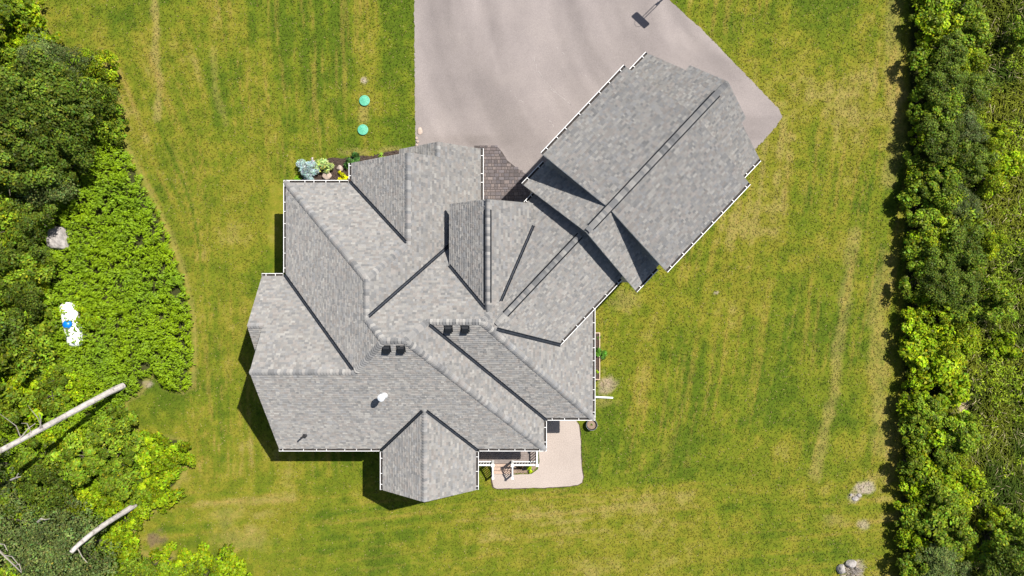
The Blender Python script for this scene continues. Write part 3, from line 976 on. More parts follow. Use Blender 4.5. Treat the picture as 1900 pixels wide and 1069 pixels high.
f = F['S7']; gx, gy = f.at(713, 733); c = f.P(gx, gy)
mb = MB(); mb.lathe([(.21, -.12), (.2, .12), (.13, .3), (.115, .31)], c, 20); mb.build('flue_collar', M['galv'], main_roof, smooth=False)
mb = MB(); mb.lathe([(.11, .2), (.11, .82)], c, 20); mb.build('flue_pipe', M['galv'], main_roof)
mb = MB(); mb.lathe([(.12, .78), (.19, .8), (.19, .9), (.05, .97), (.0, .97)], c, 24); mb.build('flue_cap', M['galv'], main_roof)
gx, gy = f.at(566, 807); c = f.P(gx, gy)
mb = MB(); mb.lathe([(.14, -.08), (.13, .06), (.07, .14)], c, 14); mb.build('stack_boot', M['dark_steel'], main_roof)
mb = MB(); mb.lathe([(.05, -.05), (.05, .75), (.045, .75), (.045, .7)], c, 12); mb.build('plumbing_stack', M['dark_steel'], main_roof)

# ------------------------------------------------------------------ porch
def make_porch():
    r = empty('porch', G(-10, 300, 0))
    tag(r, 'raised timber porch with white railings and three cedar steps', 'porch')
    off = G(-10, 300, 0)
    def Q(gx, gy, z): return G(gx, gy, z) - off
    x0, x1, yf, yb = -62, 45, 317, 262
    zd = 0.75
    y = yb
    while y < yf - 1:
        mb = MB(); a = Q(x0, y + 3.9, zd); b = Q(x1, y, zd)
        mb.box(a.x, b.x, a.y, b.y, zd - .035, zd); mb.build('deck_board', M['deck_board'], r); y += 4.15
    mb = MB(); a = Q(x0, yf + .6, 0); b = Q(x1, yb, 0)
    mb.box(a.x, b.x, a.y, b.y, 0.02, zd - .04); mb.build('deck_frame', M['deck_board'], r)
    # treads
    for k, (ya, yb_, z) in enumerate(((318, 327.5, .56), (326, 335.5, .375), (334, 343.5, .19))):
        mb = MB(); a = Q(-34, yb_, 0); b = Q(-.5, ya, 0)
        mb.box(a.x, b.x, a.y, b.y, z - .045, z); mb.build('tread', M['wood_tread'], r)
    for x in (-34, -.5):
        mb = MB(); mb.beam(Q(x, 318, .5), Q(x, 345, .1), .04, .24); mb.build('stringer', M['wood_tread'], r)
    def post(gx, gy, z0, z1, w=.11):
        mb = MB(); p = Q(gx, gy, 0)
        mb.box(p.x - w / 2, p.x + w / 2, p.y - w / 2, p.y + w / 2, z0, z1); o = mb.build('post', M['white_paint'], r)
        m2 = MB(); w2 = w * 1.45
        m2.box(p.x - w2 / 2, p.x + w2 / 2, p.y - w2 / 2, p.y + w2 / 2, z1, z1 + .035); m2.build('post_cap', M['white_paint'], o)
    def railing(p, q, zp, zq, hgt=.92):
        a = Q(p[0], p[1], zp); b = Q(q[0], q[1], zq)
        mb = MB(); up = Vector((0, 0, 1))
        mb.beam(a + up * hgt, b + up * hgt, .085, .04); mb.build('handrail', M['white_paint'], r)
        mb = MB(); mb.beam(a + up * .09, b + up * .09, .05, .05); mb.build('bottom_rail', M['white_paint'], r)
        n = max(2, int((b - a).length / .165))
        for k in range(1, n):
            c = a.lerp(b, k / n); mb = MB()
            mb.box(c.x - .018, c.x + .018, c.y - .018, c.y + .018, c.z + .1, c.z + hgt - .02); mb.build('baluster', M['white_paint'], r)
    post(-34.5, 316, zd, zd + 1.0, .13); post(1, 316, zd, zd + 1.0, .13); post(45, 316, zd, zd + 1.0, .11); post(45, 288, zd, zd + 1.0, .10)
    post(-34.5, 345, 0.02, .98, .09); post(1, 345, 0.02, .98, .09)
    railing((-61, 316), (-36, 316), zd, zd); railing((3, 316), (44, 316), zd, zd); railing((45, 290), (45, 315), zd, zd); railing((45, 264), (45, 287), zd, zd)
    railing((-34.5, 318), (-34.5, 344), zd, .04); railing((1, 318), (1, 344), zd, .04)
make_porch()

# ------------------------------------------------------------------ small things on the ground
def rock(name, px, py, rx, ry, rz_, label, cat='rock', mat='rock', seed=1, group=None, sink=.2, rot=0, sub=3):
    import bmesh
    bm = bmesh.new()
    bmesh.ops.create_icosphere(bm, subdivisions=sub, radius=1)
    rr = random.Random(seed)
    planes = [(Vector((rr.gauss(0, 1), rr.gauss(0, 1), rr.gauss(0, 1) * .8)).normalized(), rr.uniform(.62, .92)) for _ in range(11)]
    for v in bm.verts:
        p = v.co.copy()
        for n, d in planes:
            k = p.dot(n)
            if k > d: p -= n * (k - d) * .9
        p *= 1 + rr.uniform(-.02, .02)
        v.co = Vector((p.x * rx, p.y * ry, p.z * rz_))
    me = bpy.data.meshes.new(name); bm.to_mesh(me); bm.free()
    me.materials.append(M[mat])
    o = bpy.data.objects.new(name, me); c = PX(px, py, 0); o.location = (c.x, c.y, rz_ * (1 - 2 * sink) * .8)
    o.rotation_euler = (0, 0, rot); col.objects.link(o)
    return tag(o, label, cat, group)

rock('boulder', 119, 444, .78, 1.0, .6, 'big pale grey boulder standing among the tall weeds', 'boulder', seed=3, sub=4, sink=.05)
rock('stone', 608, 327, .34, .26, .25, 'rounded tan stone beside the blue spruce in the mulch bed', 'stone', 'rock_pink', 5)
rock('stone', 632, 313, .24, .24, .2, 'small tan stone next to the yellow shrub in the mulch bed', 'stone', 'rock_pink', 6)
rock('fire_pit_stone', 1559, 1054, .30, .36, .25, 'grey rounded stone casting a shadow west of the brush pile', 'stone', 'rock', 7)
rock('fire_pit_stone', 1577, 1044, .38, .27, .24, 'pale flat stone on the north side of the brush pile', 'stone', 'rock', 8, rot=.4)
rock('fire_pit_stone', 1563, 1072, .32, .24, .22, 'stone at the frame edge south of the brush pile', 'stone', 'rock_pink', 9)
for i, (x, y, r_, l) in enumerate(((1586, 924, .22, 'chalky white stone half buried in the lawn by the bare patch'), (1594, 918, .16, 'smaller chalky stone touching the buried white stone'), (1578, 917, .12, 'little pale stone at the end of the buried stones'))):
    rock('lawn_stone', x, y, r_, r_ * .75, .08, l, 'stone', 'rock', 30 + i, sink=.15)
rock('edging_slab', 779, 243, .18, .27, .06, 'flat brown stone slab lying at the driveway edge', 'stone', 'rock_pink', 12, sink=.05)
for i, (x, y) in enumerate(((773, 256), (775, 263), (773, 269))):
    rock('edging_stone', x, y, .1, .09, .08, 'small brown edging stone between driveway and mulch bed', 'stone', 'rock_pink', 40 + i, 'edging stones by the driveway')

def septic_lid(px, py, label):
    r = empty('septic_lid', PX(px, py, 0)); tag(r, label, 'septic lid')
    mb = MB(); mb.lathe([(.31, 0), (.31, .10)], n=32); mb.build('riser', M['lid'], r)
    mb = MB(); mb.lathe([(.335, .08), (.335, .115), (.30, .13), (.28, .13), (.27, .115), (.1, .135), (.0, .14)], n=32); mb.build('cover', M['lid'], r)
    for k in range(8):
        a = k * math.pi / 4; m = MB()
        m.beam((.06 * math.cos(a), .06 * math.sin(a), .14), (.26 * math.cos(a), .26 * math.sin(a), .122), .016, .014); m.build('rib', M['lid'], r)
septic_lid(677, 187, 'round pale green septic lid below the bare soil patch')
septic_lid(674, 241, 'round pale green septic lid closest to the mulch bed')

# propane tank with a blue dome
def tank():
    c = PX(134, 601, .85); r = empty('propane_tank', (c.x, c.y, 0))
    tag(r, 'long white propane tank with a blue dome overgrown by weeds', 'tank')
    r.rotation_euler = (0, 0, math.atan2(-85, 20))
    mb = MB(); n = 28; rad = .5; L = 1.15
    prof = [(-L - .30, .0), (-L - .28, .16), (-L - .2, .32), (-L - .08, .45), (-L, rad), (L, rad), (L + .08, .45), (L + .2, .32), (L + .28, .16), (L + .3, .0)]
    rings = [[Vector((x, q * math.cos(2 * math.pi * i / n), .85 + q * math.sin(2 * math.pi * i / n))) for i in range(n)] for x, q in prof]
    for k in range(len(rings) - 1):
        for i in range(n):
            j = (i + 1) % n; mb.poly([rings[k][i], rings[k][j], rings[k + 1][j], rings[k + 1][i]])
    mb.build('tank_body', M['tank'], r, smooth=True)
    for x in (-.8, .8):
        m = MB(); m.box(x - .08, x + .08, -.3, .3, 0, .5); m.build('leg', M['tank'], r)
    m = MB(); m.lathe([(.27, 1.28), (.27, 1.42), (.23, 1.5), (.12, 1.56), (0, 1.58)], (0, .04, 0), 24); m.build('dome', M['blue'], r, smooth=True)
tank()

def barrel():
    c = PX(1098, 788, .38); r = empty('barrel_planter', (c.x, c.y, 0)); tag(r, 'round dark barrel planter at the corner of the patio', 'planter')
    mb = MB(); mb.lathe([(.28, 0), (.33, .25), (.35, .42), (.31, .42), (.30, .34)], n=28, cap=False); mb.build('tub', M['dark_steel'], r, smooth=False)
    mb = MB(); mb.lathe([(.30, .27), (.28, .29), (.1, .31), (0, .31)], n=20); mb.build('soil', M['soil_pale'], r)
    mb = MB(); mb.lathe([(.352, .36), (.356, .40), (.352, .43), (.345, .43)], n=28, cap=False); mb.build('rim', mottled('grey_rim', (.26, .29, .33), (.36, .39, .43), 9, .5, 0), r)
barrel()

mb = MB(); a = G(146, 201.5); b = G(187, 203.5)
mb.tube([(a.x, a.y, .09), (b.x, b.y, .06)], .055, 10)
o = mb.build('downspout_extension', M['white_paint']); tag(o, 'white drain pipe lying on the lawn beside the east gutter', 'drain pipe')

def raised_bed():
    r = empty('raised_planter', G(154, 125, 0)); tag(r, 'long narrow pale wood planter box along the east wall', 'planter box')
    off = G(154, 125)
    a = G(146, 169) - off; b = G(162, 82) - off
    for k, (x0, x1, y0, y1) in enumerate(((a.x, b.x, a.y, a.y + .05), (a.x, b.x, b.y - .05, b.y), (a.x, a.x + .05, a.y + .05, b.y - .05), (b.x - .05, b.x, a.y + .05, b.y - .05))):
        m = MB(); m.box(x0, x1, y0, y1, 0, .4); m.build('side_board', M['wood_box'], r)
    m = MB(); m.box(a.x + .05, b.x - .05, a.y + .05, b.y - .05, 0, .33); m.build('soil', M['soil'], r)
    m = MB(); m.box(a.x + .05, b.x - .05, -.03, .03, .33, .39); m.build('cross_brace', M['wood_box'], r)
raised_bed()

# basketball hoop just past the top of the view: its shadow falls on the driveway
def hoop():
    bc = PX(1234, -1, 0)
    face_d = Vector((-0.686, -0.727, 0)); side = Vector((0.727, -0.686, 0))
    base = bc - face_d * .95
    r = empty('basketball_hoop', (base.x, base.y, 0)); tag(r, 'freestanding basketball hoop whose shadow lies across the driveway', 'basketball hoop')
    D = bc - base
    m = MB(); m.box(-.45, .45, -.35, .35, 0.015, .18); m.build('base', M['black_plastic'], r)
    m = MB(); m.tube([(0, 0, .1), (0, 0, 2.55)], .055, 10); m.build('pole', M['dark_steel'], r)
    for z0, z1 in ((2.45, 3.15), (2.2, 2.95)):
        m = MB()
        for s in (-.07, .07): m.tube([Vector((0, 0, z0)) + side * s, D * .97 + Vector((0, 0, z1)) + side * s], .018, 6)
        m.build('arm', M['dark_steel'], r)
    m = MB()
    w, z0, z1 = .58, 2.93, 3.67
    out = []
    for (u, z) in ((-w + .06, z0), (w - .06, z0), (w, z0 + .12), (w, z1 - .06), (w - .06, z1), (-w + .06, z1), (-w, z1 - .06), (-w, z0 + .12)):
        out.append(D + side * u + Vector((0, 0, z)))
    fr = [p + face_d * .02 for p in out]; bk = [p - face_d * .02 for p in out]
    m.poly(fr); m.poly(list(reversed(bk)))
    for i in range(8): m.poly([fr[i], bk[i], bk[(i + 1) % 8], fr[(i + 1) % 8]])
    m.build('backboard', M['acrylic'], r)
    m = MB(); c = D + face_d * .40 + Vector((0, 0, 3.05))
    m.tube([c + Vector((.23 * math.cos(k * math.pi / 12), .23 * math.sin(k * math.pi / 12), 0)) for k in range(25)], .012, 6, cap=False); m.build('rim', M['orange'], r)
hoop()

# ------------------------------------------------------------------ leaves
def leaf_mesh(name, P, N, size, cols, mat, aspect=.5, fold=.25, dirs=None):
    """many rhombic leaves as one mesh"""
    n = len(P)
    N = N / (np.linalg.norm(N, axis=1, keepdims=True) + 1e-9)
    if dirs is None: dirs = rng.normal(size=(n, 3))
    d = dirs - N * (dirs * N).sum(1, keepdims=True); d /= (np.linalg.norm(d, axis=1, keepdims=True) + 1e-9)
    s = np.cross(N, d)
    sz = np.asarray(size).reshape(-1, 1)
    v = np.empty((n, 4, 3))
    v[:, 0] = P - d * sz * .5
    v[:, 1] = P + s * sz * aspect * .5 + N * sz * fold * .3
    v[:, 2] = P + d * sz * .5 - N * sz * fold * .5
    v[:, 3] = P - s * sz * aspect * .5 + N * sz * fold * .3
    me = bpy.data.meshes.new(name)
    me.vertices.add(n * 4); me.vertices.foreach_set('co', v.ravel())
    me.loops.add(n * 4); me.loops.foreach_set('vertex_index', np.arange(n * 4))
    me.polygons.add(n); me.polygons.foreach_set('loop_start', np.arange(0, n * 4, 4)); me.polygons.foreach_set('loop_total', np.full(n, 4))
    c = np.ones((n, 4, 4), np.float32); c[:, :, :3] = np.asarray(cols)[:, None, :]
    a = me.attributes.new('col', 'FLOAT_COLOR', 'POINT'); a.data.foreach_set('color', c.ravel())
    me.materials.append(mat)
    me.update(calc_edges=True)
    return me

def vary(base, n, amt=.3, yellow=.0):
    c = np.array(base)[None, :] * (1 + amt * (rng.random((n, 1)) * 2 - 1)) * (1 + .12 * rng.normal(size=(n, 3)))
    if yellow:
        k = rng.random((n, 1)) < yellow
        c = np.where(k, c * [1.5, 1.25, .7], c)
    return np.clip(c, .002, .9)

def crown_mesh(name, rad, hgt, nclump, nleaf, size, base, seed, z0=.25, mat='leaf', aspect=.6, amt=.35, yellow=.14, out=False):
    """leaf clumps spread through an uneven dome; unit in metres"""
    r = np.random.default_rng(seed)
    k = nclump
    a = r.random(k) * 2 * np.pi; q = np.sqrt(r.random(k)) * .85
    zc = z0 * hgt + (hgt * (1 - z0)) * np.sqrt(np.clip(1 - q ** 2, 0, 1)) * (0.45 + .5 * r.random(k))
    lob = 1 + .22 * np.sin(3 * a + seed) + .12 * np.sin(5 * a + 2 * seed)
    C = np.stack([np.cos(a) * q * rad * lob, np.sin(a) * q * rad * lob, zc], -1)
    cr = rad * (.17 + .22 * r.random(k))
    tint = 1 + .34 * r.normal(size=k)
    i = r.integers(0, k, nleaf)
    D = r.normal(size=(nleaf, 3)); D[:, 2] = np.abs(D[:, 2]) * 1.0 - .25; D /= np.linalg.norm(D, axis=1, keepdims=True)
    P = C[i] + D * (cr[i] * (.55 + .5 * r.random(nleaf)))[:, None] * [1, 1, .8]
    P[:, 2] = np.maximum(P[:, 2], .05)
    N = D * .8 + np.array([0, 0, .6]) + r.normal(size=(nleaf, 3)) * .55
    cols = vary(base, nleaf, amt, yellow) * np.clip(tint[i], .6, 1.6)[:, None]
    return leaf_mesh(name, P, N, size * (.55 + .9 * r.random(nleaf)), cols, M[mat], aspect, dirs=(D * [1, 1, .5] + r.normal(size=(nleaf, 3)) * .25) if out else None)

def trunk_mesh(name, hgt, rad, mat, seed, nl=5, spread=.5):
    rr = random.Random(seed); mb = MB()
    pts = [Vector((rr.uniform(-.04, .04) * k, rr.uniform(-.04, .04) * k, hgt * k / 4 - .05)) for k in range(5)]
    mb.tube(pts, [rad * (1 - .17 * k) for k in range(5)], 7)
    for k in range(nl):
        a = k * 2.4 + rr.random(); z = hgt * rr.uniform(.3, .85); L = hgt * spread * rr.uniform(.6, 1)
        p0 = pts[0].lerp(pts[-1], z / hgt); p1 = p0 + Vector((math.cos(a) * L * .5, math.sin(a) * L * .5, L * .4)); p2 = p1 + Vector((math.cos(a + .3) * L * .5, math.sin(a + .3) * L * .5, L * .25))
        mb.tube([p0, p1, p2], [rad * .45, rad * .3, rad * .1], 5)
    o = mb.build(name, M[mat]); me = o.data; bpy.data.objects.remove(o)
    return me

DARK = (.060, .090, .010); MID = (.098, .146, .010); BRT = (.17, .26, .006); GREY = (.088, .118, .032); OLV = (.075, .105, .018)
proto = {}
def mk(kind, n, rad, hgt, nc, nl, size, base, z0=.2, trunk=(.5, .07), **kw):
    L = []
    for k in range(n):
        L.append((crown_mesh('crown', rad, hgt, nc, nl, size, base, 100 * len(proto) + k * 7 + 3, z0, **kw), trunk_mesh('trunk', hgt * trunk[0] + .2, trunk[1] * rad, 'bark', k + 5)))
    proto[kind] = L
mk('dark_tree', 3, 2.0, 5.2, 26, 5600, .155, DARK, .35, trunk=(.7, .06))
mk('mid_tree', 3, 1.8, 4.2, 23, 3600, .2, MID, .3, trunk=(.7, .06))
mk('bright_tree', 2, 1.6, 3.2, 20, 3400, .17, (.16, .215, .007), .25, trunk=(.7, .06))
mk('grey_tree', 2, 1.9, 4.6, 38, 5400, .13, GREY, .35, trunk=(.7, .06), yellow=.03)
mk('shrub', 3, 1.0, 1.7, 18, 1800, .14, MID, .15, trunk=(.5, .05))
mk('bright_shrub', 3, 1.0, 1.4, 17, 1700, .14, (.155, .225, .006), .12, trunk=(.5, .05))
NAMES = {'dark_tree': ('broadleaf_tree', 'tree'), 'mid_tree': ('broadleaf_tree', 'tree'), 'bright_tree': ('young_tree', 'tree'), 'grey_tree': ('aspen_tree', 'tree'), 'shrub': ('wild_shrub', 'shrub'), 'bright_shrub': ('wild_shrub', 'shrub')}
cnt = [0]
def where_west(x, y):
    for lx, ly, r_, t in ((117, 445, 75, 'next to the big boulder'), (134, 600, 80, 'beside the white tank'), (226, 716, 60, 'at the foot of the long birch trunk'), (70, 800, 70, 'under the long birch trunk'), (249, 938, 60, 'at the foot of the short grey trunk'),
                          (150, 1010, 60, 'around the upper end of the short grey trunk'), (20, 1040, 60, 'below the forked dead branch'), (60, 240, 95, 'in the darkest stand north of the boulder'), (20, 345, 60, 'just north west of the big boulder'), (25, 520, 70, 'between the boulder and the white tank'), (35, 690, 70, 'between the white tank and the long birch trunk'), (140, 880, 90, 'between the two leaning trunks')):
        if math.hypot(x - lx, y - ly) < r_: return t
    d = dist_polyline(np.array([float(x)]), np.array([float(y)]), EDGE)[0]
    if y < 100: return 'where the thicket narrows toward the road end'
    if d < 40: return 'on the thicket margin against the mown grass'
    return 'in the shaded depth of the western thicket'
def where_east(x, y):
    if abs(y - 915) < 60: return 'opposite the bare stony patch'
    if y > 975: return 'opposite the fire pit stones'
    if abs(y - 742) < 60: return 'by the sandy gap beside the reeds'
    if x > 1825: return 'standing out among the reeds'
    if x > 1775: return 'on the reed side of the hedgerow'
    if y < 120: return 'at the driveway end of the hedgerow'
    return 'in the middle of the eastern hedgerow'
def plant(kind, px, py, sc=1.0, htop=None, label='', group='', zs=1.0):
    """crown seen centred at px,py"""
    L = proto[kind]; k = cnt[0] % len(L); cnt[0] += 1
    crown, trunk = L[k]
    hmid = {'dark_tree': 3.6, 'mid_tree': 3.0, 'bright_tree': 2.2, 'grey_tree': 3.3, 'shrub': 1.1, 'bright_shrub': .9}[kind] * sc * zs
    c = PX(px, py, hmid)
    nm, cat = NAMES[kind]
    r = empty(nm, (c.x, c.y, 0)); r.rotation_euler = (0, 0, random.uniform(0, 6.28)); r.scale = (sc * random.uniform(.92, 1.08), sc * random.uniform(.92, 1.08), sc * zs)
    if label: tag(r, label, cat, group + ', ' + label.split(' tree ')[-1].split(' shrub ')[-1])
    for n_, me in (('crown', crown), ('trunk', trunk)):
        o = bpy.data.objects.new(n_, me); o.parent = r; col.objects.link(o)
    return r

LW = {'dark_tree': ('dark green broadleaf tree crowded into the western thicket', 'dark trees of the western thicket'), 'mid_tree': ('mid green leafy tree standing in the western thicket', 'mid green trees of the western thicket'),
      'bright_tree': ('young yellow green tree growing in the western thicket', 'young trees of the western thicket'), 'grey_tree': ('dull grey green fine leaved tree in the western thicket', 'grey green trees of the western thicket'),
      'shrub': ('low mid green wild shrub at the thicket edge west of the lawn', 'wild shrubs west of the lawn'), 'bright_shrub': ('low yellow green wild shrub at the thicket edge west of the lawn', 'bright shrubs west of the lawn')}
west = [('grey_tree', 70, 105, .8), ('grey_tree', 125, 120, .7), ('mid_tree', 20, 110, .8), ('bright_tree', 178, 118, .75), ('mid_tree', 158, 148, .6), ('bright_tree', 188, 148, .5), ('dark_tree', 60, 165, 1.0), ('dark_tree', 120, 185, .95), ('dark_tree', 10, 190, 1.0),
        ('dark_tree', 165, 190, .7), ('dark_tree', 30, 235, 1.1), ('dark_tree', 100, 240, 1.0), ('mid_tree', 150, 232, .7), ('shrub', 195, 205, 1.1), ('shrub', 215, 240, .9), ('dark_tree', 60, 290, .9), ('dark_tree', 5, 310, 1.1), ('dark_tree', 125, 285, .75),
        ('bright_tree', 40, 330, .8), ('grey_tree', 75, 345, .8), ('mid_tree', 100, 330, .7), ('mid_tree', 15, 385, .9), ('dark_tree', 60, 400, .7), ('mid_tree', 25, 430, .9), ('dark_tree', 40, 455, .6), ('bright_tree', 10, 470, .9), ('mid_tree', 45, 490, .8),
        ('bright_tree', 60, 515, .7), ('mid_tree', 12, 540, .8), ('dark_tree', 45, 555, .7), ('shrub', 65, 585, 1.3), ('mid_tree', 15, 610, .8), ('shrub', 65, 625, 1.3), ('mid_tree', 30, 660, .9), ('shrub', 75, 660, 1.1), ('bright_shrub', 90, 690, 1.2),
        ('bright_shrub', 20, 705, 1.3), ('shrub', 55, 705, 1.2), ('mid_tree', 110, 705, .5), ('bright_shrub', 45, 740, 1.5), ('shrub', 85, 735, 1.3), ('mid_tree', 15, 770, .8), ('bright_shrub', 140, 720, 1.1),
        ('bright_shrub', 120, 820, 1.3), ('mid_tree', 190, 790, .75), ('shrub', 225, 790, 1.2), ('mid_tree', 150, 850, .9), ('mid_tree', 50, 860, .8), ('dark_tree', 85, 905, .8), ('mid_tree', 200, 850, .8), ('shrub', 250, 830, 1.2), ('bright_shrub', 290, 840, 1.3),
        ('bright_shrub', 325, 845, 1.1), ('shrub', 240, 870, 1.2), ('bright_shrub', 285, 880, 1.4), ('bright_shrub', 300, 910, 1.2), ('mid_tree', 205, 895, .7), ('shrub', 250, 905, 1.1), ('mid_tree', 20, 930, .8), ('bright_tree', 135, 935, .55), ('bright_shrub', 180, 925, 1.2), ('bright_shrub', 215, 930, 1.1),
        ('bright_shrub', 275, 935, 1.1), ('grey_tree', 45, 975, .9), ('grey_tree', 105, 985, .95), ('grey_tree', 140, 1030, 1.05), ('grey_tree', 60, 1030, 1.0), ('grey_tree', 115, 1050, .9), ('mid_tree', 195, 1050, .6), ('bright_shrub', 235, 985, 1.0), ('bright_shrub', 225, 1020, 1.1), ('shrub', 215, 1045, 1.0),
        ('mid_tree', 270, 1062, .55), ('bright_shrub', 305, 1045, 1.1), ('bright_shrub', 345, 1055, 1.1), ('mid_tree', 330, 1075, .5), ('bright_shrub', 400, 1045, 1.2), ('bright_shrub', 425, 1062, 1.0), ('shrub', 375, 1060, 1.0), ('bright_shrub', 450, 1078, .9),
        ('bright_shrub', 110, 578, 1.0), ('bright_shrub', 160, 592, .9), ('shrub', 117, 640, .8), ('bright_shrub', 150, 560, .8), ('bright_shrub', 15, 60, 1.5), ('mid_tree', 25, 15, .6), ('bright_shrub', 55, 20, 1.2), ('bright_shrub', 70, 60, 1.1), ('bright_shrub', 35, 85, 1.1),
        ('dark_tree', -60, 130, 1.1), ('dark_tree', -70, 250, 1.1), ('mid_tree', -60, 370, 1.1), ('dark_tree', -60, 480, 1.1), ('dark_tree', -60, 600, 1.1), ('mid_tree', -60, 720, 1.1), ('grey_tree', -50, 880, 1.1), ('grey_tree', -50, 1000, 1.1), ('mid_tree', -40, 30, 1.0), ('mid_tree', 100, 1110, .9), ('mid_tree', 250, 1110, .7), ('mid_tree', 10, 1105, 1.0)]
DW = {'dark_tree': 'dark green broadleaf tree', 'mid_tree': 'mid green leafy tree', 'bright_tree': 'young yellow green tree', 'grey_tree': 'grey green fine leaved tree', 'shrub': 'low mid green wild shrub', 'bright_shrub': 'low yellow green wild shrub'}
for k, x, y, s in west: plant(k, x, y, s, None, DW[k] + ' ' + where_west(x, y), LW[k][1])

LE = {'dark_tree': ('dark green broadleaf tree in the hedgerow east of the lawn', 'dark trees of the eastern hedgerow'), 'mid_tree': ('mid green leafy tree in the hedgerow east of the lawn', 'mid green trees of the eastern hedgerow'),
      'bright_tree': ('young yellow green tree in the hedgerow east of the lawn', 'young trees of the eastern hedgerow'), 'grey_tree': ('grey green fine leaved tree in the hedgerow east of the lawn', 'grey green trees of the eastern hedgerow'),
      'shrub': ('dense mid green shrub in the hedgerow east of the lawn', 'shrubs of the eastern hedgerow'), 'bright_shrub': ('bright yellow green shrub in the hedgerow east of the lawn', 'bright shrubs of the eastern hedgerow')}
rr = random.Random(17)
y = -60
while y < 1130:
    zone_b = (y < 90) or (560 < y < 960)
    edge = 1722 - 0.03 * y + rr.uniform(-6, 6)
    k = rr.choice(['shrub', 'shrub', 'bright_shrub'] if not zone_b else ['bright_shrub', 'bright_shrub', 'shrub']); yy = y + rr.uniform(-8, 8)
    pos = 'opposite the fire pit stones' if yy > 990 else 'opposite the bare stony patch' if yy > 850 else 'facing the driveway corner' if yy < 300 else 'facing the garage' if yy < 520 else 'facing the pale mown track'
    plant(k, edge + 2, yy, rr.uniform(.9, 1.15), None, DW[k].replace('wild', 'front row hedge') + ' ' + pos, LE[k][1] + ' front row')
    y += rr.uniform(26, 36)
y = -80
while y < 1150:
    zone_b = (y < 60) or (600 < y < 940)
    w = 46 if zone_b else 40
    for x0 in (1764, 1806):
        kinds = ['bright_shrub', 'bright_tree', 'bright_shrub', 'mid_tree'] if zone_b else ['mid_tree', 'dark_tree', 'mid_tree', 'bright_tree', 'grey_tree', 'shrub']
        if x0 > 1780: kinds = kinds + ['bright_tree']
        k = rr.choice(kinds)
        s = {'bright_shrub': 1.55, 'bright_tree': .74, 'mid_tree': .66, 'grey_tree': .62, 'shrub': 1.5, 'dark_tree': .64}[k] * rr.uniform(.88, 1.1)
        xx = x0 - 0.03 * y + rr.uniform(-14, 14)
        if 690 < y < 800 and x0 > 1780: continue
        yy = y + rr.uniform(-14, 14); plant(k, xx, yy, s, zs=.82, label=DW[k].removeprefix('low ').replace('wild', 'hedge') + ' ' + where_east(xx, yy), group=LE[k][1])
    y += w * rr.uniform(.85, 1.15)
for k, x, yy, s in (('mid_tree', 1850, 560, .7), ('bright_tree', 1838, 330, .7), ('mid_tree', 1860, 1010, .8), ('dark_tree', 1885, 1050, .8), ('bright_tree', 1850, 960, .6), ('bright_tree', 1840, 450, .6), ('bright_tree', 1846, 250, .6), ('mid_tree', 1895, 990, .7), ('bright_shrub', 1868, 300, 1.2), ('bright_shrub', 1860, 640, 1.1), ('mid_tree', 1900, 60, .5)):
    plant(k, x, yy, s, None, DW[k].removeprefix('low ').replace('wild', 'hedge') + ' ' + where_east(x, yy), LE[k][1])

# ------------------------------------------------------------------ grass blades over the lawn
def make_grass():
    n = 230000
    px = rng.uniform(20, 1700, n); py = rng.uniform(-40, 1110, n)
    ok = ~pip(px - 3, py, THICKET)
    drive = [(768, -400), (768, 0), (769, 100), (770, 200), (771, 268), (790, 300), (900, 330), (960, 420), (1200, 430), (1375, 302), (1412, 266), (1440, 235), (1451, 216), (1446, 203), (1420, 176), (1340, 93), (1300, 52), (1245, 3), (1200, -40), (1150, -120), (1100, -400)]
    jit = rng.normal(0, .9, n)
    for pg in (drive, PATIO, BED_N, BED_P, [(500, 340), (640, 335), (900, 300), (1080, 420), (1090, 560), (1085, 760), (1000, 830), (880, 830), (700, 820), (530, 820), (490, 690)]):
        ok &= ~pip(px + jit, py + jit, pg)
    px, py = px[ok], py[ok]; n = len(px)
    c = lawn_colour(px, py)
    P = np.stack([(px - 950) / S, (534 - py) / S, .012 + .035 * rng.random(n)], -1)
    N = np.array([0, 0, 1.0]) + rng.normal(size=(n, 3)) * .36
    lum = (.80 + .55 * rng.random((n, 1)))
    straw = rng.random((n, 1)) < .06
    c = np.where(straw, np.array([.25, .21, .08]), c * lum)
    me = leaf_mesh('grass_blades', P, N, .12 * (.6 + .8 * rng.random(n)), c, M['leaf_grass'], .3, .2)
    o = bpy.data.objects.new('grass_blades', me); col.objects.link(o)
    tag(o, 'short mown grass blades covering the whole lawn', 'grass', kind='stuff')
make_grass()

